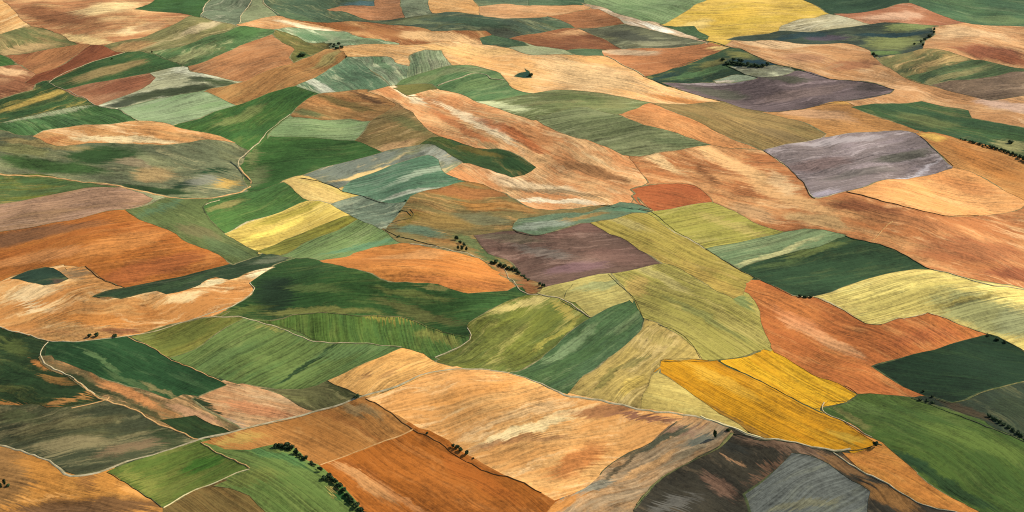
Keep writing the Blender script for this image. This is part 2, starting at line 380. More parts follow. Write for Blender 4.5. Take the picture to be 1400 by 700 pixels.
F('crop_field', 'narrow dark green sliver left of the red-brown plot on the far slope',
  [(655,52),(674,48),(700,54),(727,63),(700,67),(680,67),(662,63)],'4e6e48','42604a','7a8a58',12,'crop')
F('meadow', 'pale sage lens-shaped strip on the crest above the big sandy ridge',
  [(686,67),(725,62),(745,64),(782,70),(794,73),(770,76),(730,76),(700,71)],'a5aa78','94a06c','c6c498',4,'plain')
F('crop_field', 'tiny dark green lens on the crest beside the pale sage strip',
  [(774,69),(800,67),(828,68),(846,75),(820,78),(785,74)],'54704a','466344','7c8c5c',5,'crop')
F('fallow_field', 'grey-green heathery block on the far slope, darker in its middle',
  [(791,39),(840,35),(862,33),(880,37),(900,42),(930,48),(952,53),(965,58),(955,63),(920,66),(870,67),(850,67),(825,53)],'7e7c5a','666a54','9c9670',-3,'mixed',[(865,50,35,6,10,'54584a',.8),(900,60,30,3,0,'99906c',.6)])
F('ploughed_field', 'terracotta wedge narrowing toward the dark crested meadow of the far slope',
  [(823,69),(850,67),(920,65),(955,61),(985,63),(1001,66),(985,71),(970,77),(945,88),(925,96),(885,107),(875,99),(855,91),(830,79)],'b87648','a5673e','d09a6a',-10,'bare',[(860,72,40,4,0,'c2a07a',.7),(985,66,14,3,0,'e6ba72',.9)])
F('crop_field', 'broad pale green slope at the top edge left of the big yellow field',
  [(792,-60),(800,4),(820,9),(870,27),(895,29),(906,34),(920,26),(936,16),(948,7),(968,0),(968,-60)],'7e9c62','6b8e56','a5b580',14,'rows')
F('fallow_field', 'broken pale stony strip running down to the big yellow field',
  [(793,3),(815,8),(835,17),(870,26),(895,31),(910,36),(940,44),(957,52),(964,58),(935,51),(905,44),(880,38),(855,33),(848,26),(818,13)],'dcb78c','b89472','efdcc0',18,'worn',[(845,27,12,3,20,'c8bca2',.8),(900,39,20,3,18,'f0e0c4',.8)])
F('meadow', 'small ragged green patch tucked under the big yellow field',
  [(903,35),(935,37),(948,36),(956,42),(970,50),(967,54),(957,53),(945,48),(928,43)],'58784c','466a44','88945c',20,'mixed')
F('rapeseed_field', 'big golden yellow field at the top edge with a rounded far corner',
  [(966,-60),(966,0),(948,7),(936,16),(904,34),(930,37),(949,36),(960,45),(970,50),(968,54),(980,59),(1000,64),(1004,55),(1020,53),(1050,46),(1068,43),(1070,33),(1095,27),(1137,20),(1112,5),(1092,-5),(1082,-60)],'cdb04a','c09a3c','e2cc6c',-6,'rows',[(1000,22,40,8,-12,'d4a63e',.5),(950,35,22,5,-15,'d9b468',.7)])
# ---- far band, upper right
F('ploughed_field', 'long tan tongue of ploughed land winding from the yellow field past the dark purple plot',
  [(990,62),(1012,53),(1050,55),(1105,58),(1160,58),(1182,66),(1194,76),(1204,88),(1225,97),(1275,115),(1300,123),(1350,137),(1400,131),(1500,122),(1500,205),(1400,178),(1350,168),(1328,164),(1310,152),(1270,146),(1230,147),(1165,147),(1140,145),(1140,140),(1190,134),(1212,128),(1220,122),(1203,117),(1170,112),(1145,110),(1120,105),(1090,97),(1050,85),(1020,72)],
  'c69362','b27c4e','ddb081',12,'worn',[(1162,90,34,6,-3,'9c6644',.75),(1098,78,32,6,2,'a87450',.7),(1135,92,18,2,-12,'a27a54',.6),(1060,62,50,5,2,'dab080',.6),(1380,145,40,6,8,'c29a80',.7)])
F('fallow_field', 'pale grey bare patch under the rust-coloured far triangle',
  [(1064,44),(1068,34),(1095,26),(1138,19),(1165,25),(1190,32),(1205,34),(1150,41),(1100,46)],'b9ab86','a3987a','d8ccb0',-12,'mixed')
F('crop_field', 'deep teal-green plot cut by the top edge right of the big yellow field',
  [(1082,-60),(1096,0),(1120,10),(1138,20),(1160,20),(1202,13),(1243,4),(1245,-60)],'35573f','2d4c3a','5c7a54',-8,'crop')
F('ploughed_field', 'rust-coloured far triangle with a peaked top, pale in its middle',
  [(1140,19),(1170,18),(1210,11),(1243,4),(1256,8),(1286,20),(1319,31),(1300,34),(1240,34),(1190,33),(1165,26)],'b07350','9a5d3e','d3a27c',10,'bare',[(1225,22,40,5,-3,'cc9a76',.8),(1285,26,26,4,18,'9f6442',.7)])
F('crop_field', 'wide soft green slope in the top right corner with faint curved bands',
  [(1240,-60),(1245,4),(1282,19),(1319,31),(1345,35),(1400,37),(1500,40),(1500,-60)],'58804e','41694a','8fa46e',10,'crop',[(1370,28,40,5,2,'6e8a52',.6),(1375,6,40,5,8,'3c664a',.6)])
F('meadow', 'dark marshy meadow with a lighter green middle and scrub along its stepped edge',
  [(995,55),(1010,50),(1050,45),(1066,42),(1100,44),(1150,38),(1200,32),(1250,32),(1284,35),(1281,44),(1279,48),(1266,56),(1263,66),(1240,73),(1203,80),(1194,76),(1182,66),(1160,60),(1105,60),(1050,55),(1015,56)],
  '465646','39493f','717a50',-4,'mixed',[(1222,60,34,10,-3,'7c8648',.95),(1245,36,34,4,0,'7c8a4c',.8),(1130,52,30,3,0,'514a52',.8),(1100,48,40,3,-4,'2c4044',.7),(1220,48,50,3,-2,'2b4144',.8),(1210,72,20,3,0,'61803e',.7)])
F('ploughed_field', 'sandy slope with a blood-brown hollow at the far right edge',
  [(1275,37),(1300,34),(1345,34),(1400,36),(1500,38),(1500,106),(1400,96),(1375,90),(1320,82),(1310,76),(1290,69),(1262,68),(1265,56),(1278,48)],'cf9864','b97f50','e4b884',12,'worn',[(1355,72,50,9,10,'94573a',.95),(1390,85,30,5,12,'8d5032',.7),(1330,45,50,6,3,'ddaf7c',.6)])
F('fallow_field', 'striped tan and dark green terrace under the marshy meadow',
  [(1202,80),(1240,72),(1264,66),(1290,68),(1315,77),(1347,85),(1342,92),(1275,117),(1225,99)],'a5834e','6d6a44','c69c66',-12,'mixed',[(1260,90,45,3,-14,'4c5a3c',.7),(1295,82,40,4,-12,'b8935c',.6)])
F('crop_field', 'dark green striped band at the far right under the blood-brown hollow',
  [(1238,104),(1275,97),(1315,86),(1345,82),(1400,94),(1500,104),(1500,114),(1400,100),(1340,109),(1280,118)],'4c6640','3d5840','7f7c4c',-14,'rows',[(1300,103,50,4,-14,'86784c',.6)])
F('ploughed_field', 'dull mauve-brown strip at the far right edge under the dark striped band',
  [(1272,117),(1340,107),(1400,98),(1500,110),(1500,136),(1400,130),(1355,138),(1320,130),(1300,124)],'866a54','75604e','a28468',-10,'mixed')
F('meadow', 'dark green crested meadow patched with ochre, behind the dark purple plot',
  [(882,106),(920,95),(945,87),(970,76),(998,65),(1012,67),(1050,84),(1080,91),(1112,101),(1080,106),(1040,108),(1000,113),(950,115),(912,118)],'42603c','2f4c3a','7c7c40',-14,'mixed',[(1015,76,18,4,12,'77783e',.8),(975,86,20,4,-14,'74733a',.6),(960,100,40,4,-14,'4d7444',.7),(1030,84,30,3,4,'26404a',.8),(900,108,30,3,-14,'2d4c44',.8)])
F('fallow_field', 'dark purple-grey plot with black rim on the far slope',
  [(905,113),(950,113),(1000,110),(1032,104),(1060,100),(1100,98),(1145,109),(1190,112),(1206,117),(1222,122),(1216,128),(1190,132),(1150,139),(1110,147),(1050,153),(1030,153),(1010,146),(980,136),(955,131),(925,120)],
  '786869','665758','948082',-6,'mixed',[(1075,108,28,4,3,'555648',.7),(1190,120,24,5,4,'544a48',.7),(980,128,40,5,12,'5a584c',.7),(985,114,40,3,-4,'9a8c8e',.7),(1100,128,60,6,-8,'806c68',.6)])
F('meadow', 'pale sage splinter of pasture beside the dark purple plot',
  [(975,110),(1000,104),(1028,103),(1036,106),(1030,108),(1000,113),(978,114)],'9fb088','8ca47a','c2c8a4',-8,'plain',[(985,112,18,1.5,-5,'cfc0ae',.9)])
F('fallow_field', 'ash-grey lens of bare ground under the dark scrub of the crested meadow',
  [(996,91),(1030,91),(1060,89),(1080,92),(1086,98),(1078,102),(1040,105),(1020,102)],'989878','83866a','c4c2a2',2,'mixed')
# ---- sandy ridge and the green hill beneath
F('wheat_stubble_field', 'long sandy ridge dropping from the dark thicket to a sharp tip below the terracotta wedge',
  [(467,63),(545,61),(660,60),(700,68),(730,75),(800,75),(828,77),(855,91),(885,106),(920,121),(955,131),(987,139),(970,143),(930,143),(890,141),(850,133),(800,126),(760,124),(730,128),(700,122),(680,99),(640,92),(612,90),(600,70),(580,69),(563,75),(560,90),(543,88),(530,78),(475,79)],
  'e2b078','d89c5e','f0cf96',14,'bare',[(800,105,60,12,12,'e6b67c',.6),(930,138,40,3,6,'c47c40',.7),(640,70,60,6,4,'e0ac6a',.6),(700,115,30,5,8,'d09858',.6)])
F('meadow', 'tiny dark green pocket of scrub grass sunk in the long sandy ridge',
  [(703,105),(710,101),(718,99),(716,94),(722,98),(728,106),(716,107)],'3a6440','2a4c3c','6c9450',6,'crop',[(723,103,4,3,40,'1f3c3c',.9)])
F('crop_field', 'pale green plot with long white streaks fanning down under the sandy notch',
  [(475,78),(530,77),(543,87),(560,90),(563,100),(553,117),(527,117),(513,104),(495,86)],'93a278','6b8f62','ccc8a2',48,'worn',[(520,85,18,5,45,'5f8658',.7)])
F('crop_field', 'bluish green streaky plot below the curved tan-brown one, white lines running downhill',
  [(404,118),(440,101),(475,78),(492,83),(512,100),(532,116),(505,123),(450,129),(432,129)],'7d9a6e','5c825a','d6d2ac',38,'worn',[(440,120,25,6,30,'d0d2b0',.6)])
F('crop_field', 'nearly square pale combed plot set into the sandy ridge',
  [(559,92),(561,76),(572,71),(603,69),(617,90),(592,96),(572,103),(556,110)],'98a075','7c9062','c2bf92',72,'rows',[(568,86,5,14,10,'5f7c54',.6)])
F('crop_field', 'green hill with a winding ditch under the nearly square pale combed plot',
  [(540,117),(556,106),(590,96),(620,90),(650,90),(670,95),(685,101),(692,110),(700,120),(730,128),(722,131),(690,136),(655,138),(630,132),(600,121),(590,117),(570,117)],'537d48','66864c','93a468',-22,'crop',[(640,95,40,4,0,'7b8a58',.7),(580,110,25,4,-20,'7c8a54',.6)])
F('meadow', 'small olive patch on the spur above the eroded tan hill',
  [(533,121),(560,117),(590,115),(598,121),(575,131),(553,131),(545,127)],'77763a','64703a','95934e',-8,'plain')
F('crop_field', 'long dark green slope left of the eroded tan hill, running to the stream bend',
  [(228,174),(260,165),(300,151),(350,135),(400,118),(435,129),(416,141),(397,157),(372,178),(355,202),(346,208),(338,206),(325,197),(300,187),(275,180),(250,177)],'41702f','386834','76843e',-24,'crop',[(330,160,35,6,-24,'7d8a48',.6),(400,128,26,6,10,'356430',.6)])
F('ploughed_field', 'rough brown knoll flecked with green on the shoulder of the eroded tan hill',
  [(395,158),(414,141),(435,129),(490,122),(512,123),(545,141),(560,152),(535,158),(508,165),(480,164),(440,164),(402,162)],'b97d48','8f683c','d6a066',8,'worn',[(470,143,40,5,14,'7d6438',.8),(425,155,20,4,10,'6a7442',.7),(500,133,25,3,24,'5a4430',.6)])
F('ploughed_field', 'broad eroded tan hill streaked rust and cream, spilling diagonally through the middle of the valley',
  [(503,123),(535,120),(555,131),(597,121),(650,138),(700,155),(770,182),(863,212),(885,246),(872,262),(830,282),(780,287),(720,283),(695,270),(660,258),(640,250),(607,236),(632,221),(700,240),(730,229),(705,211),(650,201),(600,186),(565,166),(540,141)],
  'dea56c','c98450','ecc68e',27,'worn',[(650,165,60,6,28,'ecc898',.7),(640,180,55,5,28,'c07040',.6),(700,180,50,6,28,'bd6638',.6),(560,132,25,5,30,'efcc9c',.8),(815,235,40,6,18,'9f6c42',.8),(730,255,60,6,8,'e8c190',.7),(760,262,60,3,4,'93714a',.6),(760,275,60,3,2,'efd2a8',.7),(545,148,14,4,50,'6e5436',.6),(790,190,40,5,28,'e3ae74',.6),(670,200,18,4,20,'9c8054',.6)])
F('ploughed_field', 'great orange-brown slope wrapping beneath the purple-grey parallelogram field',
  [(860,212),(920,206),(973,196),(1045,206),(1068,220),(1088,238),(1108,264),(1122,271),(1160,263),(1205,272),(1250,285),(1290,292),(1320,295),(1360,292),(1395,284),(1403,278),(1500,262),(1500,420),(1400,394),(1340,384),(1290,374),(1275,369),(1230,346),(1190,331),(1155,321),(1072,318),(1050,312),(970,279),(900,290),(880,280),(868,262),(885,248)],
  'd2925a','b06c3e','e8b980',14,'worn',[(1000,225,60,8,25,'e5af72',.6),(905,222,30,6,35,'e8bb80',.6),(965,240,20,5,45,'8f5a34',.7),(1080,270,60,8,20,'dfa468',.7),(1120,300,40,8,12,'c49560',.8),(1180,282,50,7,8,'8f5534',.8),(1030,290,30,8,20,'b98a5c',.7),(1330,340,70,15,6,'a3603a',.6),(1390,375,40,8,8,'8e4e30',.7),(1240,300,60,8,10,'a86a40',.6),(1070,250,22,8,40,'e9b880',.6)])
F('ploughed_field', 'terracotta red patch pointing down between the eroded tan hill and the yellow-green slab',
  [(862,259),(870,256),(900,250),(940,252),(970,268),(974,276),(930,284),(894,291),(882,278)],'b8673a','aa5a32','c87c4a',10,'bare')
F('crop_field', 'muted green striped parallelogram lying in the eroded orange hillside',
  [(731,160),(770,150),(803,145),(830,154),(880,170),(974,196),(920,207),(863,213),(820,198),(765,177)],'73804e','848c5a','a5a274',-10,'rows',[(930,195,40,4,8,'66784a',.6)])
F('meadow', 'pale olive hillside with a swirl of mower marks above the muted green parallelogram',
  [(653,138),(690,135),(722,130),(732,127),(760,123),(800,125),(850,132),(893,141),(870,150),(852,156),(830,155),(803,146),(770,151),(731,161),(700,153)],'8c8e54','6f7c46','b4b07c',-6,'swirl',[(680,143,35,5,8,'c0bc88',.8),(790,133,40,5,4,'65763e',.7),(845,143,20,6,-4,'888a50',.6)])
F('ploughed_field', 'orange strip tapering down the right side of the muted green parallelogram',
  [(849,156),(870,149),(893,141),(930,155),(965,172),(1010,192),(1046,206),(1010,204),(974,197),(940,187),(880,169)],'cf8a52','bd7844','e0a66c',24,'bare')
F('fallow_field', 'olive-brown combed hillside between the dark purple plot and the purple-grey parallelogram',
  [(890,142),(930,143),(985,139),(1010,147),(1050,153),(1085,163),(1130,182),(1120,190),(1090,196),(1048,206),(1043,207),(1010,193),(965,172),(930,156)],'937444','7a663c','b8965e',22,'rows',[(1070,185,45,6,16,'77683c',.6)])
F('ploughed_field', 'golden brown plot just above the purple-grey parallelogram field',
  [(1040,153),(1110,147),(1150,138),(1168,145),(1190,156),(1225,167),(1260,179),(1250,182),(1230,179),(1180,182),(1125,189),(1130,182),(1085,164)],'bc834c','a8723e','d29a60',12,'bare',[(1110,155,50,6,4,'c89468',.7),(1160,140,25,2,-4,'d59a4e',.8)])
F('crop_field', 'dark green arm of crop at the right edge with a tree hedge below it',
  [(1162,146),(1185,142),(1230,142),(1260,139),(1276,142),(1312,149),(1326,152),(1330,161),(1350,164),(1400,175),(1500,190),(1500,262),(1400,218),(1370,207),(1340,198),(1310,191),(1262,180),(1225,167),(1190,156)],'40663a','355a3a','8a8446',10,'crop',[(1265,165,40,6,12,'6e7a40',.6),(1385,200,25,6,4,'8f8654',.8)])
F('fallow_field', 'purple-grey parallelogram with frosted rims, the only mauve block on the right hillside',
  [(1042,206),(1100,193),(1180,181),(1230,178),(1250,181),(1257,186),(1280,205),(1304,226),(1298,231),(1240,244),(1180,257),(1160,263),(1120,271),(1108,263),(1085,236),(1065,219)],
  '948488','7e7070','b2a3a6',-9,'mixed',[(1230,215,38,6,-10,'6a665c',.7),(1180,235,45,4,-9,'6e6662',.55),(1220,248,70,2.5,-12,'b9aeb6',.8),(1130,264,20,3,-8,'a79aa4',.8),(1150,192,60,4,-8,'a3979a',.6),(1120,225,40,8,-9,'7f6866',.6)],edge='pale')
F('stubble_field', 'golden-brown shoulder of stubble curving along the hedge at the right edge',
  [(1256,184),(1270,180),(1310,189),(1340,196),(1370,206),(1400,220),(1500,262),(1500,300),(1403,277),(1372,259),(1340,241),(1304,228),(1280,205)],'b97c42','a86c38','cf9a5c',22,'bare',[(1275,186,14,4,10,'c79848',.8),(1345,225,50,8,26,'b37036',.6)])
F('ploughed_field', 'bright orange lens of bare soil right below the purple-grey parallelogram',
  [(1160,264),(1230,247),(1300,229),(1322,233),(1350,247),(1380,263),(1405,277),(1396,286),(1360,293),(1320,296),(1290,294),(1250,286),(1200,273)],'dd9a5c','d08c50','e8b478',12,'bare',[(1320,255,40,8,16,'c97e46',.5)])
# ---- the left valley
F('ploughed_field', 'smooth sandy hilltop, a flat cap above the mottled green-grey bank',
  [(40,189),(60,180),(105,172),(150,169),(190,165),(215,167),(250,175),(290,184),(324,196),(300,197),(220,198),(120,197),(75,199)],'d69c60','c68850','f0cd98',8,'worn',[(170,190,70,4,2,'eccb94',.6),(70,192,25,4,-8,'bd7a48',.7),(295,190,25,4,18,'c98a54',.7)],edge='pale')
F('meadow', 'mottled green-grey bank with rusty patches under the smooth sandy hilltop',
  [(-90,190),(0,178),(20,183),(42,188),(75,198),(120,196),(220,197),(322,196),(343,206),(322,226),(330,243),(340,256),(320,265),(290,271),(240,271),(225,270),(190,259),(160,254),(100,246),(50,239),(0,236),(-90,232)],
  '87845a','6c7550','a8986a',4,'mixed',[(140,213,48,11,-3,'33552f',1.0),(70,228,70,8,6,'3f6334',.9),(210,238,28,9,0,'a9895a',.9),(255,252,20,4,-12,'2a4730',1.0),(292,233,20,3.5,-10,'2a4c32',.95),(310,252,18,5,-8,'ad8848',.9),(60,197,55,5,8,'9c9052',.8),(278,247,20,5,-8,'85866f',.6),(215,260,45,4,8,'335230',.9),(185,222,24,5,8,'8f7a5a',.7),(30,205,40,6,8,'8d8650',.6)])
F('crop_field', 'olive-yellow streaky strip between the pale track and the mauve-brown field',
  [(-90,236),(0,237),(60,244),(110,251),(165,255),(150,257),(120,259),(80,265),(40,273),(0,279),(-90,288)],'7c7c34','56703a','b49a4a',-8,'worn',[(60,248,50,4,6,'4a6c38',.7)])
F('ploughed_field', 'mauve-brown field at the left edge, finely grained, above the big burnt-orange slope',
  [(-90,288),(0,278),(40,272),(100,261),(130,257),(160,256),(195,263),(212,272),(190,283),(165,288),(110,298),(60,306),(0,318),(-90,332)],'a67c5e','96704f','bb9478',-8,'bare')
F('fallow_field', 'thin whitish-green headland between the mauve-brown field and the pale track',
  [(178,258),(200,262),(230,269),(228,272),(200,283),(180,288),(172,288),(190,283),(210,272)],'a0a07a','8a9068','c0ba98',-20,'mixed')
F('ploughed_field', 'big burnt-orange ploughed slope at the left edge under the mauve-brown field',
  [(-90,332),(0,318),(60,306),(110,298),(172,287),(200,302),(250,326),(290,346),(320,361),(280,372),(225,384),(172,396),(120,372),(90,364),(60,370),(18,380),(0,386),(-90,392)],'b46a2e','a35c28','cc8648',-12,'bare',[(40,322,60,9,-12,'7c5234',.85),(90,312,50,5,-12,'8c5a36',.6),(60,350,60,8,-12,'c8824a',.6),(170,330,60,12,-12,'c47e42',.5),(210,365,70,12,-14,'a0582e',.6)])  # dark brown spots at the upper left paint in a cloud shadow
F('stubble_field', 'swirling sandy stubble tongue curling along the track at the left edge',
  [(-90,388),(0,384),(18,377),(60,367),(88,362),(92,372),(115,366),(128,372),(172,394),(135,403),(150,406),(165,407),(215,397),(228,400),(255,395),(275,387),(277,382),(295,378),(312,382),(345,369),(372,363),(376,368),(348,384),(341,388),(350,400),(340,406),(310,421),(290,433),(250,443),(215,451),(180,460),(120,464),(70,467),(50,464),(25,456),(0,448),(-90,436)],
  'cf9355','b8783f','edcb92',-10,'swirl',[(45,398,30,9,-8,'d8b07c',.7),(60,420,40,5,25,'e0bc88',.55),(290,386,18,3.5,-14,'e6c892',.75),(355,372,20,4,-20,'e8cc98',.75),(255,405,24,5,-14,'e0bc84',.6),(120,435,50,8,5,'c97e3c',.7),(200,425,20,8,20,'b06c34',.5),(160,452,25,3,5,'8f5a38',.8),(100,375,22,6,10,'8a6a48',.8),(140,385,30,6,12,'c48448',.7),(60,455,50,4,3,'cc8a50',.6)])
F('crop_field', 'ragged dark green patch set into the swirling sandy stubble',
  [(15,380),(40,370),(62,365),(82,374),(96,382),(80,388),(60,390),(40,385),(28,380)],'37543c','2d483a','6a6a48',-12,'mixed',[(85,384,12,4,10,'5c4c40',.7)])
F('crop_field', 'narrow dark green strip slanting up from the burnt-orange slope to the small olive plot',
  [(125,407),(150,400),(172,394),(225,382),(280,370),(318,359),(350,351),(382,346),(406,350),(390,356),(372,364),(345,371),(315,383),(297,379),(277,385),(255,396),(228,401),(215,398),(165,409),(150,407)],'344f35','2c452f','6c7450',-14,'crop',[(370,356,25,4,-12,'6f7a58',.8),(240,388,60,4,-14,'3c5a38',.6)],edge='dark')
F('crop_field', 'dull sage-green flank with brown smudges between the burnt-orange slope and the winding ditch',
  [(172,288),(190,284),(228,271),(287,273),(279,284),(285,300),(307,316),(330,334),(356,345),(348,351),(318,361),(290,346),(250,326),(200,303)],'66783f','5b6e3a','8f8a54',30,'crop',[(270,318,30,8,15,'6e6440',.7),(225,282,40,4,-18,'56784c',.7),(310,340,30,7,20,'5c7444',.6)])
F('crop_field', 'bright mid-green triangle inside the crook of the stream above the lemon-yellow field',
  [(281,283),(286,277),(300,273),(342,263),(352,260),(392,248),(429,272),(390,289),(350,301),(308,319),(295,308),(284,296)],'4c7a36','427034','88904a',-20,'crop',[(310,280,25,4,-16,'8d8a48',.7)])
F('crop_field', 'large deep green field right of the bend in the stream',
  [(338,246),(335,236),(345,206),(372,184),(440,188),(487,190),(532,207),(450,229),(415,239),(385,249),(352,262),(344,258)],'3a6a33','33602f','6c8244',-8,'crop',[(350,245,22,10,-30,'6c7a48',.7),(345,215,8,16,10,'77804a',.6)])
F('crop_field', 'pale green striped bench above the large deep green field',
  [(370,186),(385,170),(400,161),(440,163),(508,164),(499,179),(487,191),(440,189)],'86a064','74945a','b2bc8c',4,'rows')
F('fallow_field', 'brown-grey triangular plot at the foot of the rough brown knoll',
  [(485,191),(499,177),(509,163),(527,154),(545,141),(560,152),(575,168),(600,186),(588,193),(570,199),(530,208)],'a2784a','7f683e','bc9866',-14,'mixed',[(560,168,28,6,20,'6c6842',.8),(540,200,30,5,-16,'bd9060',.7)])
F('meadow', 'dark green hook of rough grass biting into the eroded tan hill',
  [(570,199),(590,187),(602,187),(650,201),(690,206),(704,212),(732,228),(716,238),(700,241),(660,227),(632,222),(605,208),(585,200)],'566a34','3a5834','84763c',18,'mixed',[(700,222,25,8,25,'2b4c2c',.85),(655,208,30,4,12,'75602e',.6)])
F('meadow', 'grey and buff worn rim of pasture above the teal-green striped block',
  [(412,241),(450,228),(530,206),(572,198),(588,197),(606,206),(634,221),(610,236),(600,240),(594,225),(588,214),(520,234),(480,250),(462,258)],'8c8c68','76806a','d2ae74',-18,'mixed',[(520,233,60,3,-17,'d8b070',.8),(600,212,20,8,20,'a0a48a',.7)])
F('crop_field', 'teal-green striped block in the middle left, paler bands along its length',
  [(466,262),(480,247),(520,232),(585,213),(600,219),(608,236),(626,246),(636,250),(600,258),(560,269),(558,277),(540,279),(525,277),(490,268)],'5c8662','4c7a56','a5b590',-16,'rows',[(575,235,50,3,-16,'9aae88',.7),(560,262,40,3,-14,'b2ba98',.7),(620,248,18,3,10,'4c7c58',.6)])
F('rapeseed_field', 'pale straw-yellow wedge above the striped lemon-yellow field',
  [(382,248),(412,240),(430,245),(460,257),(480,266),(494,270),(470,275),(453,281),(430,277),(410,266),(395,254)],'d6bb62','c9a854','e6d48c',18,'plain')
F('rapeseed_field', 'striped lemon-yellow field, brightest on the left side of the valley',
  [(305,319),(330,308),(370,293),(410,278),(430,273),(455,281),(480,294),(470,299),(420,319),(380,334),(356,343),(340,336)],'d0bc54','b4a044','e2d272',-20,'rows',[(400,292,50,4,-20,'a59a3c',.8),(370,318,55,4,-20,'e6d45a',.6)],edge='pale')
F('crop_field', 'narrow moss-yellow strip just below the striped lemon-yellow field',
  [(355,342),(400,324),(450,304),(480,294),(492,299),(450,319),(410,336),(384,349)],'8c8a30','7a7c30','a8a040',-20,'rows')
F('crop_field', 'sage-green striped block between the moss-yellow strip and the orange lens',
  [(382,350),(410,335),(450,318),(490,299),(510,309),(530,320),(552,331),(520,337),(490,344),(465,353),(440,356),(410,354)],'6f8c4c','5f8048','98a46c',-20,'rows',[(500,337,50,3,-10,'5a8a5c',.7)])
F('meadow', 'grey-blue thin-grown patch right of the straw-yellow wedge',
  [(453,281),(490,269),(508,272),(530,278),(560,277),(548,287),(540,300),(526,315),(510,309),(490,300),(478,293)],'879878','72886a','b4ae88',-12,'mixed')
F('fallow_field', 'rusty brown marsh basin laced with teal threads in the centre of the valley',
  [(556,277),(562,268),(600,258),(634,250),(660,253),(692,264),(700,277),(720,283),(780,286),(830,280),(870,284),(893,290),(885,296),(820,306),(805,308),(750,318),(720,322),(670,322),(660,330),(690,352),(745,391),(735,402),(716,402),(700,386),(690,372),(665,358),(640,349),(620,344),(550,333),(525,316),(540,300),(547,287)],
  'a06c38','7f6c40','c08c52',6,'mixed',[(570,315,35,6,8,'64805e',.75),(610,305,40,8,6,'97803e',.7),(640,265,50,7,6,'a5683a',.7),(660,300,30,8,5,'7c7450',.7),(640,330,24,7,20,'6c7a44',.8),(720,388,14,10,40,'8c5a34',.9),(668,350,18,6,35,'566c3c',.9),(700,384,10,4,45,'5a6c3c',.8),(560,300,20,4,-30,'8c7a34',.7),(686,371,14,3,40,'a86c40',.6),(700,280,30,5,14,'b07c44',.7),(660,283,30,6,0,'ae7236',.6)])
F('meadow', 'teal-green strip of wet pasture above the purple-brown field',
  [(698,311),(710,299),(760,292),(795,292),(830,281),(855,281),(893,291),(820,302),(780,314),(735,322),(710,318)],'768a5e','64805c','a5a070',-8,'mixed',[(860,287,22,3,5,'5f946a',.7),(800,297,30,3,-8,'9c8446',.7),(740,308,35,5,-6,'92a084',.7)])
F('ploughed_field', 'purple-brown fallow field pointing right at the heart of the valley',
  [(648,322),(700,314),(735,322),(770,313),(807,305),(850,325),(908,361),(900,366),(850,375),(800,382),(746,393),(735,385),(700,362),(668,346)],'795a50','6b5349','96786c',-6,'mixed',[(740,345,40,6,10,'7c7068',.6),(700,325,40,5,4,'6c6250',.6),(840,350,40,8,8,'7d5a4c',.5),(790,365,40,6,-6,'84656a',.5)])
# ---- centre right
F('grain_field', 'broad olive-gold slab running down beside the dark hedge line, right of the purple-brown field',
  [(807,305),(840,298),(875,291),(905,306),(960,337),(985,352),(1030,379),(1022,389),(1019,404),(1003,411),(960,386),(906,362),(850,326)],'aa9c42','a08c3e','c9b668',28,'rows',[(975,385,45,7,28,'b59246',.7),(850,302,35,5,20,'b8ac5c',.6)])
F('grain_field', 'yellow-green slab with a pointed top under the terracotta patch',
  [(884,293),(930,284),(973,276),(1002,290),(1074,317),(1020,331),(965,341),(930,319)],'a9a346','9c9a40','c6ba68',-12,'rows',[(1000,308,50,4,20,'bcac58',.5)],edge='pale')
F('crop_field', 'pale sage block between the yellow-green slab and the dark forest-green block',
  [(966,340),(1020,329),(1074,317),(1157,320),(1145,330),(1080,351),(1012,367)],'7f9660','72905c','b9ae78',-14,'rows',[(1060,348,55,3,-16,'b9ae74',.8)])
F('crop_field', 'dark forest-green block on the right, left of the two-tone yellow field',
  [(1010,367),(1060,353),(1120,336),(1158,322),(1192,332),(1232,346),(1277,369),(1240,370),(1200,379),(1160,393),(1112,406),(1095,407),(1060,393),(1030,380)],'34583a','2c4c32','62743e',-12,'crop',[(1115,342,40,5,-16,'66783c',.8),(1060,362,30,4,-10,'55703a',.6)],edge='dark')
F('rapeseed_field', 'two-tone field, lemon yellow fading to straw green, at the right edge',
  [(1112,406),(1160,392),(1210,375),(1250,367),(1277,368),(1312,379),(1350,389),(1400,397),(1500,412),(1500,540),(1400,482),(1375,468),(1350,459),(1310,441),(1268,429),(1240,437),(1230,436),(1198,444),(1150,421)],'dccb66','bdb256','eee492',-14,'rows',[(1350,430,70,25,15,'98995a',.85),(1210,395,50,6,-14,'e8da6c',.6),(1395,440,30,20,0,'8f9664',.5),(1320,410,50,3,-14,'a39a48',.6)])
F('ploughed_field', 'rust-orange ploughed field with a stepped upper edge under the two-tone yellow field',
  [(1020,388),(1050,389),(1095,406),(1112,406),(1150,422),(1198,444),(1230,435),(1238,437),(1268,429),(1310,441),(1352,459),(1300,471),(1250,486),(1197,504),(1230,521),(1272,542),(1220,543),(1172,541),(1145,526),(1060,484),(1052,470),(1040,440),(1030,410)],'bf7038','ac6030','d29558',24,'bare',[(1120,460,60,7,26,'d29462',.6),(1260,460,50,8,-10,'b15f34',.5),(1090,440,40,8,28,'c98050',.5)],edge='pale')
F('crop_field', 'blackish-green triangular block at the right edge below the stepped rust-orange field',
  [(1195,503),(1250,485),(1300,470),(1352,458),(1376,468),(1400,482),(1500,540),(1500,490),(1376,527),(1340,541),(1303,553),(1275,546)],'204029','1c3a26','34502c',10,'crop',edge='dark')
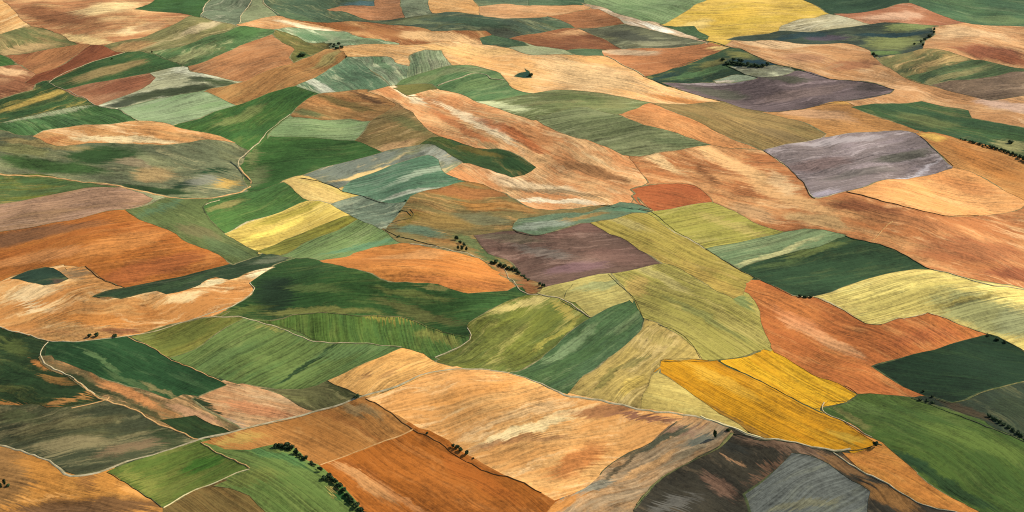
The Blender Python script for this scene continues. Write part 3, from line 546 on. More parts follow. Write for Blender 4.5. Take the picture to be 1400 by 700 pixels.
F('fallow_field', 'dark grey-brown rough ground at the right edge by the low scrub hedge',
  [(1240,544),(1272,541),(1302,551),(1340,539),(1376,526),(1500,485),(1500,655),(1400,601),(1360,584),(1330,566),(1270,553)],'3f4a34','334434','5c5c40',24,'mixed',[(1320,560,30,6,20,'4e4230',.7),(1385,555,30,12,10,'34452f',.7)],edge='dark')
F('crop_field', 'big grass-green slope filling the lower right corner',
  [(1122,561),(1130,550),(1172,540),(1245,543),(1270,553),(1300,565),(1340,577),(1375,592),(1400,602),(1500,655),(1500,760),(1330,760),(1338,700),(1285,672),(1255,645),(1250,643),(1228,625),(1205,608),(1190,600),(1150,576)],'4d6a2c','3e5e29','6f7f3a',30,'crop',[(1300,665,80,8,32,'2c4c2a',.75),(1250,632,25,7,25,'2a4c2e',.7),(1330,600,80,9,20,'5f7a30',.6),(1170,555,40,7,15,'5c7a38',.5),(1165,572,30,4,28,'7b7c3e',.6)],edge='dark')
F('stubble_field', 'bright orange stubble sliver between the peat-dark field and the big grass-green slope',
  [(1145,615),(1170,619),(1198,608),(1186,602),(1150,576),(1160,578),(1192,598),(1207,607),(1229,624),(1256,644),(1254,647),(1287,671),(1332,698),(1345,760),(1330,760),(1312,702),(1270,692),(1240,682),(1200,657),(1170,637)],'cd853c','bc7434','dda056',30,'bare',[(1255,650,30,6,32,'b06c34',.5)])
F('rapeseed_field', 'long amber-gold field with combed lines and a rounded lower end',
  [(901,511),(905,493),(925,490),(985,493),(1050,525),(1112,559),(1150,577),(1182,595),(1198,606),(1180,613),(1130,614),(1065,602),(1010,582),(960,549)],'bf8216','aa6e12','d29c2c',27,'rows',[(985,520,50,7,27,'d09c34',.5),(1160,600,25,7,15,'a8842e',.6),(1010,577,50,3,27,'93682a',.6)],edge='dark')
F('rapeseed_field', 'smaller bright golden field lying against the long amber-gold one',
  [(983,494),(1020,487),(1045,478),(1062,484),(1110,511),(1160,536),(1171,541),(1160,551),(1125,557),(1113,559),(1060,531)],'cd961c','b67c16','dcae34',27,'rows',edge='dark')
F('meadow', 'pale yellow-green tapering verge under the long amber-gold field',
  [(873,555),(880,538),(902,511),(960,549),(1012,581),(1025,590),(960,573),(920,564)],'bfae54','b3a44e','d6c878',14,'plain')
F('grain_field', 'great olive-gold fan of combed grain in the centre right, narrowing to the top',
  [(833,374),(906,361),(960,385),(1003,410),(1020,404),(1031,411),(1041,440),(1054,471),(1040,481),(1010,488),(985,493),(960,491),(930,466),(900,441),(878,433),(870,415),(850,393)],'a09a46','94903e','c8b866',28,'rows',[(960,430,60,5,28,'8c9048',.6),(905,380,40,6,28,'b4ac60',.5),(1010,445,40,8,30,'aca250',.4),(1018,412,14,5,30,'7c8a48',.8),(870,390,15,12,40,'b49c4c',.6)])
F('grain_field', 'straw-coloured field with dark flecks below the fan of combed grain',
  [(878,432),(895,442),(930,461),(950,476),(961,491),(930,493),(905,492),(885,505),(878,540),(875,556),(830,548),(790,540),(775,534),(800,511),(850,466),(870,456)],'b5a24e','a6944a','d6c270',-42,'worn',[(830,515,25,5,-35,'86803c',.7),(865,525,18,10,-30,'cfb850',.6),(905,465,30,6,25,'a29448',.6),(870,495,16,4,-20,'7d7a3c',.6)])
F('crop_field', 'blue-green leaf-shaped field curling up to a rounded tip in the centre',
  [(688,513),(702,508),(760,470),(806,434),(830,421),(860,411),(876,424),(881,436),(870,457),(840,482),(800,513),(776,536),(740,529)],'4f7446','456a3e','8fa268',-36,'crop',[(780,475,40,6,-36,'7f9c64',.6),(840,435,25,8,-35,'4a7040',.6),(740,515,40,5,-36,'527840',.6)])
F('meadow', 'round-shouldered pale olive plot above the leaf-shaped field',
  [(733,401),(775,387),(820,374),(835,373),(850,392),(862,405),(860,413),(830,423),(807,435),(800,426),(785,413),(770,411),(745,406)],'aaa252','9c9448','c4b870',-14,'plain',[(820,390,30,5,-10,'9aa060',.7),(755,402,20,5,-10,'8f8c44',.6)])
F('crop_field', 'moss-green and yellow brushed field left of the leaf-shaped one',
  [(593,490),(620,480),(640,466),(641,455),(637,445),(670,424),(716,403),(750,407),(780,412),(807,435),(760,471),(704,509),(650,506),(612,497)],'7e8632','637230','bcb45c',-32,'worn',[(715,415,45,5,-14,'b9ae5c',.8),(690,455,40,9,-32,'646c2e',.6),(650,480,45,6,-30,'8c963c',.5),(760,460,40,3,-36,'a8a444',.6),(775,425,20,6,30,'a89a44',.6)])
F('crop_field', 'great dark green hill under the orange lens with an olive foot',
  [(300,432),(320,420),(345,404),(349,396),(342,387),(375,366),(410,354),(440,356),(475,366),(510,373),(530,383),(570,389),(600,390),(635,399),(680,398),(714,392),(719,403),(690,414),(670,424),(640,443),(636,450),(641,462),(620,458),(580,444),(540,434),(480,429),(450,427),(400,431),(370,438),(340,434)],
  '35602f','2f572d','6e7c3a',3,'crop',[(375,400,26,24,30,'26402a',.8),(440,424,70,5,-4,'767a3a',.85),(580,432,60,7,14,'666c36',.7),(430,392,40,5,3,'5b7438',.6),(565,402,50,5,8,'6c7838',.6),(600,392,24,3,4,'7c7a3e',.6),(330,425,30,6,-8,'667634',.6),(660,420,40,6,-25,'3c6a36',.5)])  # the darkest spot paints the hill's shaded left flank into the colour
F('crop_field', 'lens-shaped green bank brushed with upright streaks between two pale tracks',
  [(352,441),(400,433),(450,428),(500,432),(560,439),(590,451),(625,463),(641,463),(625,477),(592,490),(570,481),(550,474),(500,471),(458,469),(440,466),(400,452)],'55792f','456e30','86903f',80,'rows',[(600,463,30,6,15,'8a8c3e',.6),(540,436,50,3,5,'96903c',.7)])
F('ploughed_field', 'orange lens of bare soil on the crest of the great dark green hill',
  [(438,356),(470,351),(510,339),(550,332),(600,340),(640,348),(662,366),(690,381),(705,388),(680,397),(640,400),(620,395),(600,389),(570,389),(530,383),(510,373),(470,364)],'c27839','b36c32','d89858',8,'bare',[(560,350,50,5,-6,'d49458',.5),(620,385,60,6,6,'bd713a',.6)])
F('crop_field', 'olive-yellow triangle west of the broad light green field',
  [(178,461),(215,451),(250,442),(292,432),(332,434),(300,456),(265,478),(234,490)],'7c7e32','6c7630','9c9440',-24,'crop',[(195,462,20,5,-10,'76803c',.6)])
F('crop_field', 'broad light green field with a dark groove running to its bottom corner',
  [(231,489),(265,476),(310,446),(336,434),(375,451),(425,466),(458,469),(500,471),(552,474),(500,502),(450,521),(425,531),(390,535),(350,531),(320,523),(280,511)],'647f3c','52763a','8e9650',-26,'rows',[(420,500,50,2.5,-32,'2f4c2c',.8),(300,490,50,8,-26,'5a7a3e',.5),(480,480,50,6,-10,'5c8046',.5),(370,447,20,4,10,'8c8a40',.6)])
F('crop_field', 'bottle-green spearhead field with a few light scratches, beside the stony track',
  [(58,471),(70,467),(120,464),(176,461),(210,479),(250,501),(312,526),(270,541),(232,548),(200,536),(160,523),(110,506),(75,491)],'285632','234c2c','527644',26,'crop',[(130,488,35,3,30,'5a7c46',.6),(180,525,40,4,24,'4f6c3c',.6),(220,535,25,3,25,'8c7a4c',.5)],edge='dark')
F('meadow', 'dark scrubby pasture with orange scars in the left corner below the sandy tongue',
  [(-90,440),(0,450),(30,458),(56,465),(55,475),(53,489),(62,500),(115,531),(147,545),(140,553),(80,558),(40,553),(0,558),(-90,560)],'35502c','2b4428','6c6c38',20,'mixed',[(60,499,14,4,25,'b9763c',.8),(75,520,24,4,10,'a8743c',.5),(20,475,20,10,20,'5c6a34',.5),(12,556,30,5,8,'b8783e',.8),(95,548,40,3,-12,'b27840',.7),(20,510,30,15,20,'2f5230',.6)],edge='dark')
F('fallow_field', 'large grey-olive worn field bounded below by the stony road',
  [(-90,558),(0,553),(80,556),(147,546),(170,554),(205,571),(240,589),(274,602),(250,611),(200,623),(150,640),(110,648),(90,644),(60,631),(30,616),(0,607),(-90,598)],'5e5c3e','474e38','8c7c54',-8,'mixed',[(90,608,50,10,-5,'80704c',.9),(180,612,40,7,-12,'786044',.7),(90,578,60,6,-8,'7d7048',.5),(230,598,28,8,20,'34482c',.6),(110,640,40,5,-6,'3c4230',.6),(30,570,30,8,5,'5a6440',.5)],edge='dark')
F('fallow_field', 'broken orange earth and scrub strip following the dirt track',
  [(52,489),(76,490),(110,505),(200,536),(232,548),(250,541),(270,540),(285,553),(300,570),(330,588),(300,597),(274,602),(240,589),(170,552),(120,532)],'b67c48','6c6238','d49c66',26,'mixed',[(180,540,40,6,24,'be7c48',.8),(120,525,40,5,25,'34482c',.7),(200,562,30,4,26,'3a4a2e',.6),(260,565,40,6,20,'b0805a',.7)])
F('crop_field', 'small dark green triangle against the stony road',
  [(221,573),(245,568),(265,567),(280,577),(313,591),(274,602),(245,589)],'2e4a2a','2a4026','55602f',20,'crop',edge='dark')
F('fallow_field', 'pinkish bare stony plot beside a dark bramble patch, above the road',
  [(262,544),(290,533),(312,526),(332,524),(360,531),(400,541),(433,559),(400,571),(350,584),(330,589),(297,571),(278,556)],'c99c6c','b27e52','dcb486',12,'worn',[(270,550,16,8,30,'33462c',.9),(295,561,10,4,20,'38452e',.8),(350,560,40,7,12,'c07a4e',.6),(310,578,30,7,25,'ab8a6a',.8)])
F('fallow_field', 'drab olive-brown plot squeezed between light green field and road',
  [(352,532),(390,535),(430,529),(450,520),(475,533),(494,543),(470,552),(432,561),(410,552),(385,541)],'766640','66603a','8f7f50',10,'mixed',[(460,530,30,4,28,'4c5230',.7),(395,545,30,4,4,'7a7444',.5)])
F('stubble_field', 'honey-coloured stubble triangle above the fork in the road',
  [(448,521),(500,496),(550,474),(568,483),(587,498),(612,504),(648,505),(600,509),(570,521),(540,533),(500,544),(475,533)],'d79c56','cd8e4a','e8b878',-26,'bare',[(500,513,10,3,-20,'a87444',.6),(530,510,14,3,-20,'b07c48',.5)])
# ---- near band
F('stubble_field', 'vast glowing orange stubble field below the road with a pale blaze across it',
  [(496,546),(540,532),(575,518),(600,508),(650,504),(700,513),(750,531),(790,542),(850,552),(935,567),(925,585),(850,622),(822,647),(782,674),(756,683),(730,670),(700,655),(650,627),(600,598),(560,578)],'dda05e','cf8e4e','ebc28a',-16,'worn',[(715,588,70,6,-16,'ecc88c',.72),(690,603,50,4,-12,'a87044',.6),(760,570,50,5,-20,'ecc488',.6),(830,560,50,9,-6,'a36c42',.85),(790,630,40,14,-30,'bb713a',.7),(640,535,60,7,-16,'d8904a',.6),(750,600,20,4,0,'b07a4c',.6),(880,570,50,5,6,'8c5c42',.85),(600,520,30,4,-20,'dd9c58',.5)],edge='none')
F('fallow_field', 'patchy tan and grey rough ground between the glowing orange field and the peat-dark one',
  [(690,760),(742,703),(757,688),(790,669),(819,648),(850,621),(888,602),(926,576),(985,577),(1007,591),(985,606),(950,631),(915,649),(885,671),(870,690),(867,760)],'bd8a58','94795a','dcb080',-30,'worn',[(910,585,45,8,4,'8c6a52',.7),(905,600,45,4,-30,'5c5a48',.9),(870,610,30,5,-35,'70664e',.8),(960,600,25,7,-10,'6a6c58',.85),(850,595,40,6,-8,'c89a72',.7),(800,670,40,6,-20,'8f8878',.75),(940,620,30,5,-25,'8f7a5c',.7),(760,690,40,6,-18,'c8803c',.7),(885,640,40,5,-30,'cd9760',.7),(850,640,30,3,-38,'675a46',.7)],edge='none')
F('ploughed_field', 'peat-dark ploughed field with rusty blotches at the bottom edge',
  [(865,760),(868,700),(873,688),(890,670),(940,636),(980,608),(1005,591),(1030,596),(1062,602),(1130,613),(1152,616),(1172,637),(1200,657),(1240,681),(1312,701),(1322,760)],'4e473a','3d3930','6c5c48',32,'mixed',[(985,665,24,9,30,'84604a',.6),(1003,632,10,3,20,'b08058',.6),(1080,612,60,7,12,'7f6048',.85),(1150,635,30,8,28,'86603c',.8),(1215,680,40,12,25,'8c6034',.8),(1050,645,30,6,-40,'7c5840',.6),(920,690,30,8,-20,'64605a',.7),(1240,745,60,20,0,'84603a',.6),(1000,612,20,6,20,'3c3c36',.6)],edge='dark')
F('fallow_field', 'blue-grey pentagon of ashen soil ringed by the peat-dark field',
  [(1085,622),(1120,628),(1150,645),(1190,675),(1189,690),(1178,760),(1040,760),(1020,675),(1050,650)],'70776a','686f60','8a8a70',-25,(70., .35, .16, .40, .25, 13.),[(1100,690,40,6,-10,'8c8056',.35)],edge='dark')
F('ploughed_field', 'toffee-brown field between the stony road and the line of dark trees',
  [(274,606),(300,598),(350,584),(400,571),(494,544),(500,547),(535,566),(564,586),(530,601),(480,619),(438,637),(420,630),(398,612),(380,606),(340,613),(310,612),(285,606)],'a96f38','99622f','b88850',26,'bare',[(490,560,30,6,10,'94744a',.7),(480,580,60,4,28,'925a2c',.5),(330,600,30,6,-14,'b08844',.7)],edge='none')
F('ploughed_field', 'deep rust-brown furrowed field at the bottom edge right of the tree line',
  [(436,636),(500,613),(563,586),(602,608),(652,638),(702,656),(742,673),(762,684),(746,703),(718,760),(500,760),(490,692),(462,655)],'a96026','98551f','b8763e',30,'bare',[(500,660,50,7,32,'bc8450',.6),(560,690,60,5,30,'b07444',.5),(650,650,60,10,30,'a85a22',.5),(490,640,30,4,24,'8a4e22',.5)],edge='none')
F('crop_field', 'small vivid green kite-shaped plot against the stony road at bottom left',
  [(148,642),(200,622),(255,608),(276,605),(342,641),(300,656),(270,666),(225,694),(190,671)],'64762c','56702a','8e8a40',-24,'crop',[(275,635,30,9,-24,'3e7024',.85),(200,660,30,8,30,'80803c',.6),(235,668,20,8,-30,'6c7430',.5)],edge='dark')
F('crop_field', 'smooth apple-green hill bordered by the line of dark trees',
  [(278,607),(310,612),(342,612),(382,606),(405,622),(432,642),(452,657),(477,678),(492,696),(495,760),(400,760),(350,692),(310,669),(290,664),(342,642)],'607c38','567332','848e44',34,'rows',[(385,625,36,5,16,'4a7a3e',.7),(462,670,16,8,45,'2f6230',.8),(340,650,40,8,-14,'758038',.6),(452,668,3,9,20,'ad8c4c',.7)],edge='none')  # deeper green spot under the upper trees paints the shade of the hollow
F('ploughed_field', 'khaki-brown furrowed corner below the apple-green hill',
  [(222,694),(250,679),(290,664),(312,668),(352,691),(402,725),(430,760),(215,760)],'7d5e32','6f5830','8f7440',32,'rows')
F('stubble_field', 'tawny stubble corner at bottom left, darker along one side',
  [(-90,598),(0,607),(30,616),(60,631),(100,655),(112,650),(148,642),(190,671),(224,694),(222,760),(-90,760)],'c8873f','b87835','d89c55',14,'bare',[(0,655,36,45,0,'94683a',.8),(118,655,10,16,0,'9a6634',.7),(185,672,25,6,25,'d0904c',.5),(130,692,95,11,-3,'74502f',.95),(60,680,40,3,-8,'d49450',.6),(90,708,60,14,-3,'7a5636',.8)],edge='none')  # the dark spot on the left edge is cloud shade painted in

LINES = [
 ('earth',12.,[(-60,233),(0,237),(60,243),(120,249),(165,254),(200,263),(228,270),(250,272),(290,270),(325,263),(338,258),(344,253),(342,247),(334,239),(326,230)]),
 ('stream',11.,[(314,222),(320,226),(327,234),(335,242),(343,248),(347,253)]),
 ('path',4.5,[(334,239),(326,230),(324,222),(330,214),(341,206),(355,191),(372,175),(395,157)]),
 ('ditch',8.,[(322,219),(322,226),(328,236),(338,246)]),
 ('ditch',5.,[(305,317),(290,306),(280,292),(278,284),(283,278),(298,274)]),
 ('path',4.,[(283,279),(290,276),(300,273)]),
 ('ditch',6.,[(165,287),(180,284),(205,276),(230,270)]),
 ('road',7.,[(-60,590),(0,606),(30,615),(60,630),(85,643),(100,648),(118,647),(145,640),(200,622),(272,602),(330,588),(400,570),(470,550),(500,541),(545,527),(575,514),(600,506),(640,503),(700,513),(780,540),(870,556),(980,578),(1030,594),(1065,602),(1130,613),(1165,613)]),
 ('ditch',5.,[(5,606),(35,615),(63,629),(88,641),(110,645),(140,639)]),
 ('ditch',4.,[(330,590),(400,572),(470,552)]),
 ('ditch',4.,[(520,537),(560,523),(600,508),(640,505)]),
 ('path',5.5,[(66,467),(58,474),(55,485),(65,497),(100,519),(130,539)]),
 ('earth',6.,[(100,520),(130,540),(150,547),(200,570),(240,588),(272,602)]),
 ('earth',4.,[(100,555),(130,549),(147,545),(150,541)]),
 ('path',4.5,[(-60,430),(0,447),(30,456),(65,466),(120,464),(180,459),(250,442),(310,420),(343,403),(349,395),(342,387)]),
 ('path',4.,[(290,432),(325,432),(350,440),(375,449),(420,462),(458,468),(500,470),(550,473)]),
 ('verge',4.,[(352,441),(400,432),(450,427),(500,431)]),
 ('verge',4.5,[(500,431),(560,438),(590,450),(636,464)]),
 ('road',4.5,[(592,490),(612,482),(630,473),(641,465),(642,460),(638,450)]),
 ('ditch',4.,[(594,491),(614,484),(632,475),(643,466)]),
 ('earth',4.,[(175,461),(210,478),(240,495),(300,520),(330,527)]),
 ('ditch',4.,[(176,462),(212,480),(245,498)]),
 ('road',5.5,[(560,333),(620,342),(636,344),(648,350),(660,357)]),
 ('ditch',6.,[(638,344),(650,351),(662,359),(680,364),(690,370),(700,385),(712,399),(719,402)]),
 ('road',4.,[(678,363),(688,368),(698,381),(710,396),(720,402),(735,404)]),
 ('path',4.,[(190,165),(160,150),(130,143),(110,132),(95,125),(75,119),(68,113),(80,104),(110,90),(150,78),(170,72)]),
 ('ditch',5.,[(190,68),(206,72),(230,82),(250,90)]),
 ('verge',5.,[(190,166),(172,155),(160,150)]),
 ('path',5.,[(295,-10),(280,8),(276,20),(290,27),(325,36)]),
 ('ditch',5.,[(278,22),(292,28),(328,36),(352,38)]),
 ('path',4.5,[(345,0),(333,17),(326,33)]),
 ('path',5.,[(352,-10),(362,5),(374,14),(380,21)]),
 ('ditch',5.,[(832,374),(845,390),(860,402),(872,415),(880,432),(876,446)]),
 ('path',4.,[(735,403),(770,410),(790,421),(806,434)]),
 ('ditch',3.5,[(765,411),(790,423),(806,435)]),
 ('ditch',3.5,[(770,410),(775,400),(783,388)]),
 ('ditch',4.,[(900,444),(920,452),(945,470),(958,490)]),
 ('ditch',4.5,[(902,500),(907,493),(920,491),(960,492),(1000,491),(1040,481)]),
 ('verge',7.,[(905,494),(930,494),(970,494),(1010,489),(1040,481)]),
 ('ditch',4.,[(820,281),(860,284),(885,290),(900,298),(960,337),(970,344)]),
 ('ditch',7.,[(965,340),(985,352),(1028,379),(1060,393),(1096,407),(1112,406)]),
 ('ditch',3.5,[(1112,407),(1150,422),(1198,444),(1230,436),(1240,437),(1268,429)]),
 ('ditch',3.,[(1268,429),(1310,441),(1350,459)]),
 ('ditch',6.,[(1348,457),(1365,464),(1400,481),(1440,505)]),
 ('ditch',7.,[(1243,544),(1270,554),(1300,565),(1340,577),(1375,592),(1440,625)]),
 ('verge',4.,[(1277,546),(1302,552),(1340,540),(1376,527),(1430,510)]),
 ('ditch',4.,[(985,494),(1050,526),(1112,559)]),
 ('ditch',5.,[(1112,559),(1124,557),(1135,549),(1160,549),(1172,541),(1164,535),(1152,530)]),
 ('path',3.5,[(1128,551),(1124,559),(1130,567),(1160,580),(1192,598)]),
 ('ditch',8.,[(1130,615),(1160,616),(1180,614),(1200,608),(1206,611)]),  # dark strip laid as the cast shadow of the tree beside it
 ('ditch',4.,[(1030,598),(1080,606),(1130,614),(1150,618)]),
 ('straw',5.,[(960,572),(1010,587),(1040,596)]),
 ('road',3.5,[(1140,617),(1170,638),(1200,657),(1240,681),(1312,702)]),
 ('verge',8.,[(870,690),(885,672),(915,650),(950,631),(985,606),(1003,592)]),
 ('ditch',5.,[(868,700),(873,689),(888,671),(917,650),(950,631)]),
 ('ditch',5.,[(1003,593),(1015,592),(1027,594)]),  # short dark strip stands in for a hedge shadow
 ('earth',2.6,[(438,637),(480,618),(530,600),(563,586)]),
 ('furrow',2.6,[(563,586),(602,608),(652,638),(702,656),(742,673)]),
 ('furrow',3.5,[(497,546),(535,566),(563,586)]),
 ('earth',3.,[(276,606),(310,624),(342,641)]),
 ('straw',3.6,[(225,693),(260,672),(295,657),(342,642)]),
 ('ditch',4.,[(148,643),(190,671),(222,692)]),
 ('ditch',4.,[(820,647),(840,630),(860,616),(890,602),(925,577)]),
 ('furrow',2.2,[(115,366),(140,380),(172,394)]),
 ('ditch',4.,[(172,394),(130,405),(127,407),(145,409)]),
 ('earth',5.,[(555,131),(575,132),(600,123)]),
 ('road',5.,[(600,116),(625,107),(650,100),(665,102),(672,108),(690,110)]),
 ('ditch',5.,[(668,104),(672,109),(692,110)]),
 ('ditch',6.,[(882,106),(920,95),(970,76),(1000,65),(1012,67),(1050,83),(1090,96),(1120,104),(1170,111),(1200,115)]),
 ('ditch',6.,[(1200,116),(1222,122),(1214,128),(1190,132),(1150,139),(1110,147),(1050,153)]),
 ('ditch',5.,[(992,90),(1005,96),(1020,102),(1036,106)]),
 ('ditch',4.,[(880,105),(925,121),(955,131),(985,138)]),
 ('straw',4.,[(830,77),(855,91),(882,105)]),
 ('verge',5.,[(952,53),(975,58),(998,65)]),
 ('ditch',5.,[(560,287),(565,293),(562,300),(545,303),(530,308)]),
 ('ditch',5.,[(525,316),(545,323),(575,331),(600,338)]),
 ('ditch',4.,[(548,288),(556,290),(562,296)]),
 ('ditch',5.,[(700,313),(712,319),(735,322),(760,317)]),
 ('ditch',2.8,[(410,245),(450,252),(470,262),(495,270),(525,278)]),
 ('ditch',4.,[(1116,271),(1106,262),(1085,236),(1065,219),(1043,207)]),
 ('ditch',5.,[(1258,187),(1280,206),(1303,226)]),
 ('ditch',4.,[(1155,321),(1190,331),(1232,346),(1277,369)]),
 ('straw',4.,[(1277,369),(1312,379),(1350,389),(1400,396),(1450,404)]),
 ('earth',3.,[(1192,328),(1208,313),(1220,304)]),
 ('furrow',3.5,[(1160,264),(1200,273),(1250,286),(1290,294),(1340,295)]),
]

TREES = [
 ('trees of the hedgerow beside the apple-green hill','dark tree in the hedgerow between the apple-green hill and the brown ploughland','hedgerow_tree',0,
  [(377,612,7,8),(384,612,9,10),(392,612,11,12),(399,615,9,10),(389,614,7,9),(406,621,12,6),(404,620,6,8),(411,625,6,7),(418,629,8,8),(414,628,6,7),(426,634,5,7),(430,637,4,5),(439,645,9,7),(452,655,10,11),(458,661,9,10),(464,667,9,10),(470,673,8,9),(475,680,9,9),(478,684,7,8),(482,688,9,10),(488,694,9,10),(493,700,9,10),(498,706,9,10)]),
 ('','light green round tree at the bend of the hedgerow by the apple-green hill','tree',2,[(443,656,8,10)]),
 ('trees clustered on the rust-brown field edge','dark round tree in the small clump on the edge of the glowing orange field','tree',0,[(619,612,6,6),(625,613,7,8),(630,617,6,8),(638,622,8,8)]),
 ('','single small bush on the bank between rust-brown and glowing orange fields','shrub',0,[(584,593,3.5,5)]),
 ('','low bush right below the small dark clump on the orange field edge','shrub',0,[(647,627,2,4)]),
 ('','tall slim dark tree standing alone in the patchy tan and grey ground','poplar_tree',0,[(977,599,17,8)]),
 ('','squat bush between the tall slim tree and the pale yellow verge','shrub',0,[(996,589,4,8)]),
 ('trees at the bottom left edge','blackish tree in the pair on the tawny stubble by the picture edge','tree',0,[(0,669,13,6),(7,665,14,6)]),
 ('','low green shrub at the foot of the blackish pair on the tawny stubble','shrub',2,[(11,665,5,7)]),
 ('roadside trees under the sandy tongue','round dark tree of the pair standing on the sandy tongue by the track','tree',0,[(122,461,6,9),(133,460,6,9)]),
 ('','low dark hedge bush right of the round pair on the sandy tongue','shrub',0,[(157,461,2.5,8)]),
 ('','dark tree at the rounded lower end of the long amber-gold field','tree',0,[(1196,611,9,8)]),
 ('scrub along the dark rough ground','dark scrub bush along the ditch of the grey-brown rough ground','shrub',1,
  [(1352,570,5,8),(1357,573,4,8),(1362,575,4,8),(1367,578,4,9),(1373,581,3.5,8),(1379,585,4,9),(1385,589,3.5,9),(1391,593,4,10),(1397,597,4,10),(1404,601,4,10),(1258,548,3,9),(1268,549,4,8),(1275,552,3,8)]),
 ('','round bush at the tip of the stepped rust-orange field','shrub',0,[(1262,536,3.5,5)]),
 ('','dark bush on the corner of the blackish-green block by the rust-orange tip','shrub',0,[(1274,543,4,5)]),
 ('trees of the hedge at the right edge','dark hedge tree along the golden-brown shoulder of stubble','hedgerow_tree',1,
  [(1313,191,2.5,4),(1320,192,2.5,4),(1328,195,3.5,6),(1332,196,3,5),(1340,198,3,7),(1347,201,5,4),(1353,202,5,6),(1358,203,5,6),(1363,205,5,5),(1369,206,4,6),(1374,208,5,6),(1378,210,5,6),(1384,212,5,6),(1389,214,5,6),(1394,217,7,6),(1400,220,7,8),(1408,224,7,8)]),
 ('','dark bush on the line between green crop and buff pasture at the right edge','shrub',1,[(1381,196,3,9)]),
 ('thicket trees on the stream bend','teal-dark tree in the thicket at the stream bend above the orange lens','tree',1,[(624,328,7,6),(629,333,6,8),(626,341,7,5),(632,342,8,5),(638,343,8,5),(634,336,5,7)]),
 ('trees of the streamside thicket','dark streamside tree at the foot of the purple-brown field','hedgerow_tree',1,[(672,360,4,6),(678,361,8,7),(684,364,6,7),(690,366,6,8),(696,368,6,8),(702,369,7,7),(706,371,7,6),(710,375,5,7),(716,379,4,7),(722,384,4,6),(738,390,6,6),(743,393,7,6)]),
 ('trees of the thicket on the far slope','blackish tree of the little thicket at the end of the sandy ridge','tree',1,[(452,62,3,7),(457,62,4,6),(463,61,4,6),(467,66,4,6),(461,67,3,7),(456,65,2.5,6)]),
 ('','tiny dark bush on the corner below the little far thicket','shrub',0,[(473,79,3,3.5)]),
 ('','round green bush in the olive rough meadow','shrub',2,[(413,77,5,13)]),
 ('','dark bush on the lip of the green pocket in the sandy ridge','shrub',1,[(725,104,5,7)]),
 ('scrub trees on the crested meadow','bluish dark scrub tree in the row across the crested meadow','tree',1,[(994,88,5,10),(1000,87,4,9),(1006,88,4,9),(1011,89,4,9),(1016,90,4,9),(1022,89,4,9),(1027,91,4,8),(1032,91,4,9),(1038,92,4,8),(1043,91,5,8),(1049,89,4,8),(988,83,4,8),(1012,84,3,8),(1003,82,3,7)]),
 ('trees on the stepped meadow edge','dark tree on the stepped edge of the marshy meadow','tree',1,[(1277,42,5,4),(1277,46,5,4),(1270,51,4,8),(1264,55,4,7),(1259,59,5,6),(1262,63,4,5)]),
 ('','lone bush inside the marshy meadow near its stepped edge','shrub',1,[(1250,61,3,4)]),
 ('scrub at the tip of the marshy meadow','dark bush at the lower tip of the marshy meadow','shrub',1,[(1194,75,4,6),(1199,77,3,6)]),
 ('bushes on the forest-green corner','dark bush at the corner of the forest-green block and the lemon-yellow field','shrub',0,[(1094,406,2.5,7),(1101,407,2.5,7),(1108,407,2.5,7)]),
 ('bushes on the rim of the blackish-green block','dark bush on the rim between straw green and the blackish-green block','shrub',0,[(1351,460,2.5,6),(1363,465,3,8),(1374,469,3.5,6)]),
 ('','dark green bush at the fork of the road by the honey-coloured stubble','shrub',1,[(488,543,3,10)]),
 ('','small dark bush at the tip of the teal-green striped block','shrub',1,[(555,275,3,4)]),
 ('','tiny round bush at the top of the marsh basin thread','shrub',1,[(547,290,3,3.5)]),
 ('','low bush on the lower thread of the marsh basin','shrub',1,[(545,324,2.5,5)]),
 ('','speck of a bush on the upper rim of the ochre-striped wedge','shrub',0,[(153,81,2,3.5)]),
 ('','little bush beside the long olive-brown strip','shrub',0,[(208,72,3,3.5)]),
]
EXPO = 0.75
# ------------------------------------------------------------------ build the fields as one tiling of the land
def smooth_poly(pts, closed=True, step=13.0):
    """world outline: corners stay corners, gentle bends become curves"""
    P = np.array(pts, float); X, Y = ground(P[:, 0], P[:, 1]); Q = np.stack([X, Y], 1)
    n = len(P)
    corner = []
    for i in range(n):
        if not closed and i in (0, n - 1): corner.append(True); continue
        a = P[i] - P[i - 1]; b = P[(i + 1) % n] - P[i]
        an = abs(math.degrees(math.atan2(a[0] * b[1] - a[1] * b[0], a @ b)))
        corner.append(an > (42 if closed else 75))
    out = []
    for i in range(n if closed else n - 1):
        j = (i + 1) % n
        p1, p2 = Q[i], Q[j]
        ln = np.linalg.norm(p2 - p1)
        if ln < 1e-6: continue
        t1 = (p2 - p1) if corner[i] else (Q[j] - Q[i - 1]) * ln / (ln + np.linalg.norm(p1 - Q[i - 1]) + 1e-6)
        k = (j + 1) % n
        t2 = (p2 - p1) if corner[j] else (Q[k] - Q[i]) * ln / (ln + np.linalg.norm(Q[k] - p2) + 1e-6)
        m = max(1, int(round(ln / step)))
        for s in range(m):
            t = s / m
            out.append((2 * t**3 - 3 * t**2 + 1) * p1 + (t**3 - 2 * t**2 + t) * t1 + (-2 * t**3 + 3 * t**2) * p2 + (t**3 - t**2) * t2)
    if not closed: out.append(Q[-1])
    out = np.array(out)
    x, y = wob(out[:, 0], out[:, 1])
    return np.stack([x, y], 1)

